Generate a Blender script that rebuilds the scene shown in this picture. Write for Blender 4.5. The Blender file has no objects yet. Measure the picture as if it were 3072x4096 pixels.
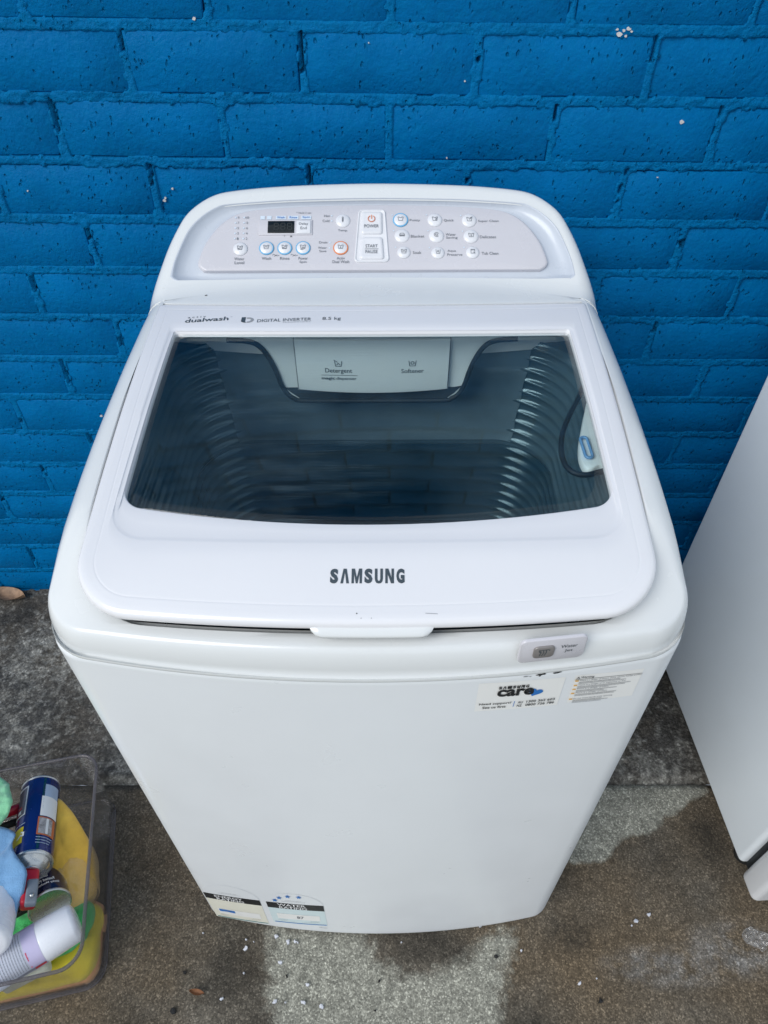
import bpy, bmesh, math, random
from mathutils import Vector, Matrix, noise
R_ = math.radians
rnd = random.Random(7)
S = bpy.context.scene
C = S.collection

# ------------------------------------------------------------------ camera
cam_d = bpy.data.cameras.new('camera')
cam = bpy.data.objects.new('camera', cam_d); C.objects.link(cam)
cam_d.sensor_fit = 'HORIZONTAL'; cam_d.sensor_width = 36.0
cam_d.lens = 36.0 * 2813.1 / 3072.0
cam_d.clip_start = 0.02; cam_d.clip_end = 300
fw = Vector((-0.00493611, 0.70562293, -0.70857033)); ri = Vector((0.99998414, 0.00156239, -0.00541029)); up = Vector((0.00271056, 0.7085858, 0.70561945))
m = Matrix((ri, up, -fw)).transposed().to_4x4(); m.translation = Vector((0.0193893, -1.12152319, 1.39049515))
cam.matrix_world = m
S.camera = cam

# ------------------------------------------------------------------ sky, sun, exposure
SUN_EL, SUN_AZ = R_(41), R_(226)          # azimuth measured clockwise from +Y: behind the camera, a little to the left
W = bpy.data.worlds.new('World'); S.world = W; W.use_nodes = True
nt = W.node_tree; nt.nodes.clear()
out = nt.nodes.new('ShaderNodeOutputWorld'); bg = nt.nodes.new('ShaderNodeBackground')
sky = nt.nodes.new('ShaderNodeTexSky'); sky.sky_type = 'NISHITA'; sky.sun_disc = False
sky.sun_elevation = SUN_EL; sky.sun_rotation = SUN_AZ; sky.air_density = 1.0; sky.dust_density = 3.0; sky.ozone_density = 1.0
tc = nt.nodes.new('ShaderNodeTexCoord')
mp = nt.nodes.new('ShaderNodeMapping'); mp.inputs['Scale'].default_value = (1.6, 1.6, 3.4)
cn = nt.nodes.new('ShaderNodeTexNoise'); cn.inputs['Scale'].default_value = 1.5; cn.inputs['Detail'].default_value = 6; cn.inputs['Roughness'].default_value = .55
cr = nt.nodes.new('ShaderNodeValToRGB'); cr.color_ramp.elements[0].position = .25; cr.color_ramp.elements[1].position = .6
cr.color_ramp.elements[0].color = (.45, .45, .45, 1); cr.color_ramp.elements[1].color = (1, 1, 1, 1)
cl = nt.nodes.new('ShaderNodeValToRGB'); cl.color_ramp.elements[0].position = .36; cl.color_ramp.elements[1].position = .64
cl.color_ramp.elements[0].color = (4.5, 5.5, 6.9, 1); cl.color_ramp.elements[1].color = (7.8, 8.8, 10.0, 1)
mx = nt.nodes.new('ShaderNodeMix'); mx.data_type = 'RGBA'
L = nt.links.new
L(tc.outputs['Generated'], mp.inputs['Vector']); L(mp.outputs['Vector'], cn.inputs['Vector'])
L(cn.outputs['Fac'], cr.inputs['Fac']); L(cn.outputs['Fac'], cl.inputs['Fac'])
L(cr.outputs['Color'], mx.inputs[0]); L(sky.outputs['Color'], mx.inputs[6]); L(cl.outputs['Color'], mx.inputs[7])
L(mx.outputs[2], bg.inputs['Color']); bg.inputs['Strength'].default_value = 0.083
L(bg.outputs['Background'], out.inputs['Surface'])
sd = bpy.data.lights.new('sun', 'SUN'); sd.energy = 1.85; sd.angle = R_(38); sd.color = (1, .985, .96)
sun = bpy.data.objects.new('sun', sd); C.objects.link(sun)
dv = Vector((math.sin(SUN_AZ) * math.cos(SUN_EL), math.cos(SUN_AZ) * math.cos(SUN_EL), math.sin(SUN_EL)))
sun.rotation_euler = dv.to_track_quat('Z', 'Y').to_euler(); sun.location = dv * 20
vs = S.view_settings
S.display_settings.display_device = 'sRGB'; vs.view_transform = 'Standard'; vs.look = 'None'; vs.gamma = 1; vs.use_curve_mapping = False
vs.exposure = 0.13
S.cycles.max_bounces = 12; S.cycles.transparent_max_bounces = 16

# ------------------------------------------------------------------ helpers
def sm(a, b, x):
    t = min(1, max(0, (x - a) / (b - a))); return t * t * (3 - 2 * t)
def lerp(a, b, t): return a + (b - a) * t
def interp(tab, x):
    if x <= tab[0][0]: return tab[0][1]
    for (a, va), (b, vb) in zip(tab, tab[1:]):
        if x <= b: return lerp(va, vb, (x - a) / (b - a))
    return tab[-1][1]

class N:                                     # small node-material builder
    def __init__(s, name):
        s.m = bpy.data.materials.new(name); s.m.use_nodes = True
        s.t = s.m.node_tree; s.b = s.t.nodes['Principled BSDF']; s.o = s.t.nodes['Material Output']
    def n(s, typ, **kw):
        x = s.t.nodes.new('ShaderNode' + typ)
        for k, v in kw.items():
            if k in x.inputs: x.inputs[k].default_value = v
            else: setattr(x, k, v)
        return x
    def l(s, a, b): s.t.links.new(a, b)
    def pos(s): return s.n('NewGeometry').outputs['Position']
    def noise(s, vec, scale, detail=4, rough=.55, dist=0):
        x = s.n('TexNoise', Scale=scale, Detail=detail, Roughness=rough, Distortion=dist); s.l(vec, x.inputs['Vector']); return x.outputs['Fac']
    def voro(s, vec, scale, **kw):
        x = s.n('TexVoronoi', Scale=scale, **kw); s.l(vec, x.inputs['Vector']); return x
    def ramp(s, fac, *stops):
        x = s.n('ValToRGB'); e = x.color_ramp.elements
        while len(e) < len(stops): e.new(.5)
        for i, (p, c) in enumerate(stops):
            e[i].position = p; e[i].color = tuple(c) + (1,) if not isinstance(c, (int, float)) else (c, c, c, 1)
        s.l(fac, x.inputs['Fac']); return x.outputs['Color']
    def mix(s, fac, a, b, mode='MIX'):
        x = s.n('Mix', data_type='RGBA', blend_type=mode)
        for i, v in ((0, fac), (6, a), (7, b)):
            if hasattr(v, 'is_output'): s.l(v, x.inputs[i])
            elif isinstance(v, (int, float)): x.inputs[i].default_value = v
            else: x.inputs[i].default_value = tuple(v) + (1,)
        return x.outputs[2]
    def math(s, op, a, b=0.0):
        x = s.n('Math', operation=op)
        for i, v in enumerate((a, b)):
            if hasattr(v, 'is_output'): s.l(v, x.inputs[i])
            else: x.inputs[i].default_value = v
        return x.outputs[0]
    def bump(s, h, strength, dist, normal=None):
        x = s.n('Bump', Strength=strength, Distance=dist); s.l(h, x.inputs['Height'])
        if normal: s.l(normal, x.inputs['Normal'])
        return x.outputs['Normal']
    def base(s, v):
        if hasattr(v, 'is_output'): s.l(v, s.b.inputs['Base Color'])
        else: s.b.inputs['Base Color'].default_value = tuple(v) + (1,)

def simple(name, col, rough=.4, metal=0, var=.06, vscale=30, bump=0, bscale=400, spec=.5, coat=0):
    q = N(name); p = q.pos()
    f = q.noise(p, vscale, 5)
    d = [max(0, c * (1 - var)) for c in col]; u = [min(1, c * (1 + var)) for c in col]
    q.base(q.ramp(f, (.3, d), (.7, u)))
    r = q.ramp(q.noise(p, vscale * 2.3, 4), (.3, max(0, rough - .06)), (.7, min(1, rough + .06)))
    q.l(r, q.b.inputs['Roughness'])
    q.b.inputs['Metallic'].default_value = metal; q.b.inputs['Specular IOR Level'].default_value = spec
    q.b.inputs['Coat Weight'].default_value = coat
    if bump: q.l(q.bump(q.noise(p, bscale, 3), bump, .001), q.b.inputs['Normal'])
    return q.m

def clear(name, tint, rough=.02, ior=1.45, haze=0, hazecol=(.8, .8, .8), streaks=False):
    q = N(name); t = q.t; p = q.pos()
    tr = q.n('BsdfTransparent'); tr.inputs['Color'].default_value = tuple(tint) + (1,)
    gl = q.n('BsdfAnisotropic') if False else q.n('BsdfGlossy'); gl.inputs['Roughness'].default_value = rough
    ge = q.n('NewGeometry'); dt_ = q.n('VectorMath', operation='DOT_PRODUCT'); q.l(ge.outputs['Incoming'], dt_.inputs[0]); q.l(ge.outputs['Normal'], dt_.inputs[1])
    f0 = ((ior - 1) / (ior + 1)) ** 2
    sc_ = q.math('ADD', q.math('MULTIPLY', q.math('POWER', q.math('SUBTRACT', 1.0, q.math('ABSOLUTE', dt_.outputs['Value'])), 5.0), 1 - f0), f0)
    ms = q.n('MixShader'); q.l(sc_, ms.inputs[0]); q.l(tr.outputs[0], ms.inputs[1]); q.l(gl.outputs[0], ms.inputs[2])
    o = ms.outputs[0]
    if haze:
        df = q.n('BsdfDiffuse'); df.inputs['Color'].default_value = tuple(hazecol) + (1,)
        m2 = q.n('MixShader')
        if streaks:  # diagonal hazy streaks, broken up by soft noise
            mpn = q.n('Mapping'); mpn.inputs['Rotation'].default_value = (0, 0, R_(-32)); mpn.inputs['Scale'].default_value = (3, 60, 1)
            q.l(p, mpn.inputs['Vector'])
            a = q.ramp(q.noise(mpn.outputs[0], 3, 6, .7), (.52, 0.0), (.8, 1.0))
            b = q.ramp(q.noise(p, 5, 3), (.45, 0.0), (.7, 1.0))
            f = q.math('MULTIPLY', q.math('MULTIPLY', a, b), haze)
            f = q.math('ADD', f, q.math('MULTIPLY', q.ramp(q.noise(p, 7, 5), (.4, 0.0), (.8, 1.0)), haze * .18))
        else:
            f = q.ramp(q.noise(p, 25, 5), (.35, haze * .6), (.75, haze))
        q.l(f, m2.inputs[0]); q.l(o, m2.inputs[1]); q.l(df.outputs[0], m2.inputs[2]); o = m2.outputs[0]
    q.l(o, q.o.inputs['Surface'])
    t.nodes.remove(q.b)
    return q.m

def obj(name, data, mat=None, parent=None, smooth=True, origin=None):
    """link mesh data (bmesh or Mesh, world coordinates) as one object"""
    if isinstance(data, bmesh.types.BMesh):
        me = bpy.data.meshes.new(name)
        if origin is not None: bmesh.ops.translate(data, verts=data.verts, vec=-Vector(origin))
        bmesh.ops.recalc_face_normals(data, faces=data.faces)
        data.to_mesh(me); data.free()
    else: me = data
    if mat and not me.materials: me.materials.append(mat)
    if smooth: me.polygons.foreach_set('use_smooth', [True] * len(me.polygons))
    o = bpy.data.objects.new(name, me); C.objects.link(o)
    if origin is not None: o.location = origin
    if parent: attach(o, parent)
    return o
def wm(o):
    mw = o.matrix_basis.copy()
    while o.parent:
        mw = o.parent.matrix_basis @ (o.matrix_parent_inverse @ mw) if False else o.parent.matrix_basis @ o.matrix_parent_inverse @ mw
        o = o.parent
    return mw
def attach(o, parent):
    o.parent = parent; o.matrix_parent_inverse = wm(parent).inverted()
def tag(o, label=None, cat=None, group=None, kind=None):
    for k, v in (('label', label), ('category', cat), ('group', group), ('kind', kind)):
        if v: o[k] = v
    return o
def empty(name, loc, label, cat, group=None, rot=None):
    o = bpy.data.objects.new(name, None); C.objects.link(o); o.location = loc; o.empty_display_size = .05
    if rot is not None: o.rotation_euler = rot
    return tag(o, label, cat, group)
def sharp(o, ang=40):
    me = o.data
    bm = bmesh.new(); bm.from_mesh(me)
    for e in bm.edges:
        e.smooth = not (len(e.link_faces) == 2 and e.calc_face_angle(0) > R_(ang))
    bm.to_mesh(me); bm.free()
    return o

def loft(rings, cap0=False, cap1=False, closed=True, bm=None):
    bm = bm or bmesh.new(); vs_ = [[bm.verts.new(p) for p in r] for r in rings]
    n = len(rings[0])
    for a, b in zip(vs_, vs_[1:]):
        for i in range(n if closed else n - 1):
            j = (i + 1) % n
            try: bm.faces.new((a[i], a[j], b[j], b[i]))
            except ValueError: pass
    if cap0: bm.faces.new(vs_[0][::-1])
    if cap1: bm.faces.new(vs_[-1])
    return bm
def box(bm, c, s, rot=None, bev=0):
    r = bmesh.ops.create_cube(bm, size=1)
    mt = Matrix.Translation(c) @ (rot.to_4x4() if rot else Matrix()) @ Matrix.Diagonal((s[0], s[1], s[2], 1))
    bmesh.ops.transform(bm, matrix=mt, verts=r['verts'])
    if bev:
        es = list({e for v in r['verts'] for e in v.link_edges})
        bmesh.ops.bevel(bm, geom=es, offset=bev, segments=3, affect='EDGES', profile=.5)
    return bm
def tube(pts, r, n=8, closed=False, bm=None):
    bm = bm or bmesh.new(); pts = [Vector(p) for p in pts]; rings = []
    k = len(pts); prev = None
    for i, p in enumerate(pts):
        a = pts[(i - 1) % k] if closed or i > 0 else p; b = pts[(i + 1) % k] if closed or i < k - 1 else p
        d = (b - a).normalized()
        if prev is None: prev = d.orthogonal().normalized()
        u = (prev - d * prev.dot(d)).normalized(); prev = u; v = d.cross(u)
        rr = r[i] if isinstance(r, (list, tuple)) else r
        rings.append([p + (u * math.cos(2 * math.pi * q / n) + v * math.sin(2 * math.pi * q / n)) * rr for q in range(n)])
    if closed: rings.append(rings[0])
    return loft(rings, not closed, not closed, bm=bm)
def lathe(prof, n=32, bm=None, mat=None):    # prof: (r, z) pairs round +Z
    rings = [[Vector((r * math.cos(2 * math.pi * i / n), r * math.sin(2 * math.pi * i / n), z)) for i in range(n)] for r, z in prof]
    bm2 = loft(rings, prof[0][0] > 1e-4, prof[-1][0] > 1e-4)
    bmesh.ops.remove_doubles(bm2, verts=bm2.verts, dist=1e-6)
    if mat: bmesh.ops.transform(bm2, matrix=mat, verts=bm2.verts)
    return bm2
def catmull(pts, n=8, closed=True):
    o = []; k = len(pts); pts = [Vector(p) for p in pts]
    for i in range(k if closed else k - 1):
        p0, p1, p2, p3 = [pts[j % k] if closed else pts[min(max(j, 0), k - 1)] for j in (i - 1, i, i + 1, i + 2)]
        for q in range(n):
            t = q / n
            o.append(.5 * ((2 * p1) + (p2 - p0) * t + (2 * p0 - 5 * p1 + 4 * p2 - p3) * t * t + (3 * p1 - p0 - 3 * p2 + p3) * t ** 3))
    if not closed: o.append(pts[-1])
    return o
def resample(pts, n):
    pts = [Vector(p) for p in pts]; pts.append(pts[0]); d = [0]
    for a, b in zip(pts, pts[1:]): d.append(d[-1] + (b - a).length)
    o = []; j = 0
    for i in range(n):
        s = d[-1] * i / n
        while d[j + 1] < s: j += 1
        o.append(pts[j].lerp(pts[j + 1], (s - d[j]) / max(1e-9, d[j + 1] - d[j])))
    return o
def raycut(c, d, poly):                       # nearest hit of a 2-D ray from inside a closed polygon
    best = None
    for a, b in zip(poly, poly[1:] + poly[:1]):
        ex, ey = b[0] - a[0], b[1] - a[1]; den = d[0] * ey - d[1] * ex
        if abs(den) < 1e-12: continue
        t = ((a[0] - c[0]) * ey - (a[1] - c[1]) * ex) / den; u = ((a[0] - c[0]) * d[1] - (a[1] - c[1]) * d[0]) / den
        if t > 0 and -1e-6 <= u <= 1 + 1e-6 and (best is None or t < best): best = t
    return Vector((c[0] + d[0] * best, c[1] + d[1] * best))

# lettering: flat outline letters laid on a surface
def text_bm(body, offset=0.0, shear=0.0):
    cu = bpy.data.curves.new('lettering', 'FONT'); cu.body = body; cu.offset = offset; cu.resolution_u = 3; cu.shear = shear
    cu.align_x = 'LEFT'; cu.space_line = 1.0
    o = bpy.data.objects.new('lettering', cu); C.objects.link(o)
    dg = bpy.context.evaluated_depsgraph_get(); me = bpy.data.meshes.new_from_object(o.evaluated_get(dg))
    bm = bmesh.new(); bm.from_mesh(me)
    bpy.data.objects.remove(o); bpy.data.curves.remove(cu); bpy.data.meshes.remove(me)
    return bm
TX = {}
def put_text(body, x0, x1, y0, y1, fn, mat, parent, name='lettering', offset=0.0, shear=0.0, shr=0.0):
    """fit the words into the box x0..x1, y0..y1 of a surface and lay them on it through fn(x, y)"""
    bm = text_bm(body, offset, shear)
    xs = [v.co.x for v in bm.verts]; ys = [v.co.y for v in bm.verts]
    a, b, c, d = min(xs), max(xs), min(ys), max(ys)
    for v in bm.verts:
        tx = (v.co.x - a) / max(1e-9, b - a); ty = (v.co.y - c) / max(1e-9, d - c)
        v.co = fn(lerp(x0, x1, tx) + shr * ty, lerp(y0, y1, ty))
    return obj(name, bm, mat, parent, smooth=False)
def flat_poly(pts, fn, mat, parent, name, bm=None, sub=1):
    own = bm is None; bm = bm or bmesh.new()
    bm.faces.new([bm.verts.new(fn(x, y)) for x, y in pts])
    return obj(name, bm, mat, parent, smooth=False) if own else bm
def strokes(lines, w, fn, bm=None):           # thin printed lines
    bm = bm or bmesh.new()
    for ln in lines:
        for (ax, ay), (bx, by) in zip(ln, ln[1:]):
            dx, dy = bx - ax, by - ay; l = math.hypot(dx, dy) or 1; nx, ny = -dy / l * w / 2, dx / l * w / 2; ex, ey = dx / l * w / 2, dy / l * w / 2
            bm.faces.new([bm.verts.new(fn(*p)) for p in ((ax - ex + nx, ay - ey + ny), (bx + ex + nx, by + ey + ny), (bx + ex - nx, by + ey - ny), (ax - ex - nx, ay - ey - ny))])
    return bm

# ------------------------------------------------------------------ materials
def white_paint(name, col, rough=.25, coat=.4, grime=.03):
    q = N(name); p = q.pos()
    c = q.mix(q.ramp(q.noise(p, 6, 6, .6), (.35, 0.0), (.75, 1.0)), col, tuple(x * (1 - grime) for x in col))
    spk = q.ramp(q.voro(p, 55).outputs['Distance'], (.02, 1.0), (.035, 0.0))
    gate = q.ramp(q.noise(p, 9, 2), (.68, 0.0), (.74, 1.0))
    c = q.mix(q.math('MULTIPLY', q.math('MULTIPLY', spk, gate), .35), c, (.32, .30, .27))
    q.base(c)
    q.l(q.ramp(q.noise(p, 14, 5), (.3, rough - .05), (.7, rough + .07)), q.b.inputs['Roughness'])
    q.b.inputs['Coat Weight'].default_value = coat; q.b.inputs['Coat Roughness'].default_value = .12
    q.l(q.bump(q.noise(p, 700, 2), .04, .0005), q.b.inputs['Normal'])
    return q.m
M_white = white_paint('white_enamel', (.86, .885, .90), .32, .15)
M_plast = white_paint('white_plastic', (.765, .78, .775), .22, .4, .02)
M_lid = white_paint('white_lid_plastic', (.825, .82, .835), .2, .4, .02)
M_panel = simple('pearl_panel', (.63, .615, .645), .25, .0, .02, 12, coat=.3)
M_bezel = simple('silver_bezel', (.57, .61, .67), .30, .0, .02, 12, coat=.3)
M_button = simple('button_plastic', (.78, .78, .80), .25, 0, .02, 30, coat=.3)
M_ink = simple('grey_ink', (.20, .21, .23), .5, 0, .04)
M_inkd = simple('slate_ink', (.055, .075, .09), .4, 0, .04)
M_inkb = simple('black_ink', (.012, .014, .017), .45, 0, .04)
M_inkl = simple('pale_grey_ink', (.32, .33, .35), .45, 0, .04)
M_blue_ring = simple('blue_ring', (.16, .47, .74), .3, 0, .03)
M_or_ring = simple('orange_ring', (.80, .26, .10), .3, 0, .03)
M_disp = simple('display_glass', (.006, .010, .012), .12, 0, .05)
M_disp_seg = simple('display_segment', (.03, .036, .037), .3, 0, .03)
M_tag = simple('pale_blue_tag', (.66, .74, .82), .4, 0, .02)
M_dark = simple('dark_gasket', (.008, .012, .015), .6, 0, .1)
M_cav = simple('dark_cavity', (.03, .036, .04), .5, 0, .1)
M_tubrefl = simple('tub_sky_reflection', (.15, .215, .255), .22, .1, .14, 11)  # reflected sky in the tub, painted as a lighter grey
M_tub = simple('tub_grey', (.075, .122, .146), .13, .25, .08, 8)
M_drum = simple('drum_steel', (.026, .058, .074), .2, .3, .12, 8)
M_house = simple('dispenser_white', (.90, .93, .92), .35, 0, .02, 10)
M_filterb = simple('filter_blue', (.18, .36, .62), .3, 0, .05)
M_glass = clear('smoked_glass', (.93, .98, .985), .012, 1.5, .17, (.40, .58, .66), True)
M_tray = simple('taupe_button', (.27, .25, .24), .35, .2, .04)
M_sticker = simple('sticker_paper', (.90, .895, .865), .4, 0, .01)
M_cream = simple('cream_label', (.82, .80, .68), .45, 0, .02)
M_mint = simple('mint_label', (.68, .80, .81), .45, 0, .02)
M_lblue = simple('label_blue', (.02, .17, .52), .45, 0, .03)
M_teal = simple('label_teal', (.02, .22, .26), .45, 0, .03)
M_yel = simple('bullet_yellow', (.80, .45, .08), .45, 0, .03)
M_wprint = simple('white_print', (.8, .8, .8), .5, 0, .02)
M_foot = simple('rubber_foot', (.03, .03, .03), .7, 0, .1)
M_fridge = white_paint('fridge_enamel', (.80, .85, .88), .38, .1)
M_fridged = white_paint('fridge_door_enamel', (.76, .77, .78), .3, .3)

def paint_blue(name, col, mortar=False):
    q = N(name); p = q.pos()
    f1 = q.noise(p, 9, 6, .6); f2 = q.noise(p, 90, 4, .6)
    lo = tuple(c * .84 for c in col); hi = tuple(min(1, c * 1.12) for c in col)
    c = q.ramp(f1, (.3, lo), (.7, hi))
    c = q.mix(q.ramp(f2, (.45, 0.0), (.75, .45)), c, (0, col[1] * 1.2, col[2] * 1.02))
    # pores in the brick: elongated dark pits
    mpn = q.n('Mapping'); mpn.inputs['Scale'].default_value = (1.35, 1, .8); q.l(p, mpn.inputs['Vector'])
    wv = q.n('VectorMath', operation='ADD'); q.l(mpn.outputs[0], wv.inputs[0])
    nz = q.n('TexNoise', Scale=60, Detail=2); q.l(p, nz.inputs['Vector'])
    sc = q.n('VectorMath', operation='SCALE'); sc.inputs['Scale'].default_value = .012; q.l(nz.outputs['Color'], sc.inputs[0]); q.l(sc.outputs[0], wv.inputs[1])
    v = q.voro(wv.outputs[0], 100).outputs['Distance']
    gate = q.ramp(q.noise(p, 38, 2), (.48, 0.0), (.56, 1.0))
    pit = q.math('MULTIPLY', q.ramp(v, (.1, 1.0), (.26, 0.0)), gate)
    c = q.mix(q.math('MULTIPLY', pit, .32 if not mortar else .2), c, tuple(x * .25 for x in col))
    q.base(c)
    q.l(q.ramp(q.noise(p, 40, 4), (.3, .30), (.7, .48)), q.b.inputs['Roughness'])
    q.b.inputs['Specular IOR Level'].default_value = .05
    mz = q.n('Mapping'); mz.inputs['Scale'].default_value = (1, 1, 1.1); q.l(p, mz.inputs['Vector'])
    h = q.math('ADD', q.noise(mz.outputs[0], 120 if not mortar else 150, 5, .65), q.math('MULTIPLY', q.noise(mz.outputs[0], 34, 3), .8))
    nm = q.bump(h, .55 if not mortar else .95, .0042)
    nm = q.bump(pit, -.8 if False else .8, -.004, nm) if False else nm
    b2 = q.n('Bump', Strength=.9, Distance=.003, invert=True); q.l(pit, b2.inputs['Height']); q.l(nm, b2.inputs['Normal'])
    q.l(b2.outputs['Normal'], q.b.inputs['Normal'])
    return q.m
M_brick = paint_blue('blue_brick_paint', (.0, .137, .366))
M_mort = paint_blue('blue_mortar_paint', (.0, .152, .388), True)
M_chip = simple('bare_chip', (.62, .60, .58), .8, 0, .15, 200)

def concrete(name, dark, pale, haze, gravel, gsize, rough=False):
    q = N(name); p = q.pos()
    at = q.n('Attribute', attribute_name='wear'); sp = q.n('SeparateColor'); q.l(at.outputs['Color'], sp.inputs[0])
    big = q.noise(p, 7, 6, .62); fine = q.noise(p, 260, 4, .65); mid = q.noise(p, 38, 5, .6)
    d = q.ramp(big, (.3, tuple(c * .62 for c in dark)), (.52, dark), (.72, tuple(c * 1.5 for c in dark)))
    d = q.mix(q.ramp(q.noise(p, 3.2, 4), (.42, 0.0), (.66, .75)), d, (dark[0] * 1.35, dark[1] * 1.12, dark[2] * .85))
    pl = q.ramp(mid, (.3, tuple(c * .72 for c in pale)), (.7, tuple(c * 1.15 for c in pale)))
    edge = q.math('ADD', sp.outputs[0], q.math('MULTIPLY', q.math('SUBTRACT', q.noise(p, 55, 4) if not rough else q.noise(p, 70, 5, .7), .5), 1.0 if not rough else 1.5))
    c = q.mix(q.ramp(edge, (.30, 0.0), (.75, 1.0)) if not rough else q.ramp(edge, (.34, 0.0), (.80, 1.0)), d, pl)
    hz = q.math('MULTIPLY', sp.outputs[1], q.ramp(q.noise(p, 26, 5, .65), (.38, 0.0), (.66, 1.0)))
    c = q.mix(q.math('MULTIPLY', hz, .7), c, haze)
    dk = q.math('MULTIPLY', sp.outputs[2], q.ramp(q.noise(p, 20, 4), (.3, .3), (.6, 1.0)))
    c = q.mix(q.math('MULTIPLY', dk, .75), c, tuple(x * .35 for x in dark))
    vo = q.voro(p, gsize)
    vb = q.n('SeparateColor'); q.l(vo.outputs['Color'], vb.inputs[0])
    grain = q.ramp(vb.outputs[0], (.0, .55), (.55, .95), (.82, 1.25), (1.0, 2.3))
    c = q.mix(gravel, c, grain, 'MULTIPLY')
    c = q.mix(1.0, c, q.ramp(q.noise(p, 75, 6, .75), (.32, .66), (.68, 1.32)), 'MULTIPLY')
    c = q.mix(1.0, c, q.ramp(fine, (.3, .62), (.7, 1.4)), 'MULTIPLY')
    q.base(c); q.b.inputs['Roughness'].default_value = .88; q.b.inputs['Specular IOR Level'].default_value = .25
    h = q.math('ADD', q.math('MULTIPLY', vo.outputs['Distance'], -.5), fine)
    q.l(q.bump(h, .6, .0016 if not rough else .0025), q.b.inputs['Normal'])
    return q.m
M_slab = concrete('stained_concrete', (.105, .092, .073), (.285, .28, .235), (.24, .24, .235), .7, 430)
M_apron = concrete('rough_concrete', (.070, .068, .064), (.27, .262, .235), (.25, .25, .23), .6, 210, True)

# ------------------------------------------------------------------ ground
def in_poly(x, y, P):
    r = False
    for (ax, ay), (bx, by) in zip(P, P[1:] + P[:1]):
        if (ay > y) != (by > y) and x < (bx - ax) * (y - ay) / (by - ay) + ax: r = not r
    return r
def pdist(x, y, P):
    best = 9
    for (ax, ay), (bx, by) in zip(P, P[1:] + P[:1]):
        dx, dy = bx - ax, by - ay; t = max(0, min(1, ((x - ax) * dx + (y - ay) * dy) / (dx * dx + dy * dy + 1e-12)))
        best = min(best, math.hypot(x - ax - t * dx, y - ay - t * dy))
    return best if in_poly(x, y, P) else -best
PALE1 = [(-.19, -.76), (-.187, -.82), (-.176, -.885), (-.150, -.92), (-.16, -1.15), (.17, -1.15), (.199, -.91), (.2165, -.832), (.236, -.80), (.236, -.775), (.214, -.765), (.19, -.783), (.14, -.816), (.0926, -.8355), (.05, -.838), (.024, -.8316), (-.004, -.812), (-.023, -.77)]
PALE2 = [(.40, -.48), (.656, -.50), (.6557, -.532), (.6312, -.537), (.6114, -.547), (.5856, -.567), (.5565, -.577), (.5382, -.596), (.5186, -.6087), (.472, -.615), (.453, -.627), (.427, -.6575), (.36, -.66), (.25, -.64)]
HAZE = [((.50, -.825), (.13, .035)), ((.62, -.80), (.10, .05)), ((-.10, -1.0), (.3, .08)), ((.45, -.98), (.2, .05))]
DARKS = [((-.24, -.83), (.05, .06)), ((.10, -.80), (.09, .03)), ((-.40, -.95), (.08, .05)), ((.33, -.78), (.05, .04)), ((.62, -.62), (.05, .06)), ((-.6, -.50), (.3, .03)), ((.25, -.93), (.03, .05)), ((-.45, -.45), (.12, .05)), ((.60, -.45), (.10, .06))]
def sheet(name, x0, x1, y0, y1, step, zf, mat, wear, far=None):
    nx, ny = int((x1 - x0) / step), int((y1 - y0) / step); V = []; W_ = []
    for j in range(ny + 1):
        for i in range(nx + 1):
            x, y = lerp(x0, x1, i / nx), lerp(y0, y1, j / ny)
            V.append((x, y, zf(x, y))); W_.append(wear(x, y))
    F = [(j * (nx + 1) + i, j * (nx + 1) + i + 1, (j + 1) * (nx + 1) + i + 1, (j + 1) * (nx + 1) + i) for j in range(ny) for i in range(nx)]
    if far:                                   # the same sheet carried on unseen, coarse, made pale to light the machine
        for (ax, ay, bx, by) in far:
            k = len(V); V += [(ax, ay, -.0015), (bx, ay, -.0015), (bx, by, -.0015), (ax, by, -.0015)]; W_ += [(1, 0, 0)] * 4; F.append((k, k + 1, k + 2, k + 3))
    me = bpy.data.meshes.new(name); me.from_pydata(V, [], F); me.update()
    ca = me.color_attributes.new('wear', 'FLOAT_COLOR', 'POINT')
    ca.data.foreach_set('color', [c for w in W_ for c in (w[0], w[1], w[2], 1)])
    o = obj(name, me, mat); o['kind'] = 'structure'; return o
def ell(lst, x, y):
    return max(sm(1.15, .35, math.hypot((x - c[0]) / r[0], (y - c[1]) / r[1])) for c, r in lst)
def wear_f(x, y):
    d = max(pdist(x, y, PALE1) / .030, pdist(x, y, PALE2) / .009)
    return (min(1, max(0, .5 + .5 * d)), ell(HAZE, x, y), ell(DARKS, x, y))
JY = -.5075
def joint(x): return JY + .004 * noise.noise((x * 6, 0, 3))
def z_front(x, y):
    return .0012 * noise.noise((x * 9, y * 9, 0)) + .0009 * noise.noise((x * 60, y * 60, 5)) - .012 * sm(joint(x) - .012, joint(x) + .001, y)
def z_back(x, y):
    return .0025 * noise.noise((x * 8, y * 8, 9)) + .0032 * noise.noise((x * 42, y * 42, 2)) + .002 * noise.noise((x * 110, y * 110, 4)) - .014 * sm(joint(x) + .016, joint(x) - .002, y)
def wear_b(x, y):
    n1 = noise.noise((x * 34, y * 34, 1)) + .6 * noise.noise((x * 90, y * 90, 6)); n2 = noise.noise((x * 7, y * 7, 8))
    return (.22 + .5 * sm(-.9, 1.1, n1 * .9 + n2 * .8 - .1), 0, sm(.15, .5, -n2 - .1))
sheet('concrete_slab', -1.3, 1.3, -1.3, JY, .007, z_front, M_slab, wear_f, [(-14, -16, 14, -1.3), (-14, -1.3, -1.3, JY), (1.3, -1.3, 14, JY)])
sheet('rough_apron', -1.3, 1.3, JY, .05, .006, z_back, M_apron, wear_b, [(-14, JY, -1.3, .05), (1.3, JY, 14, .05)])

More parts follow.
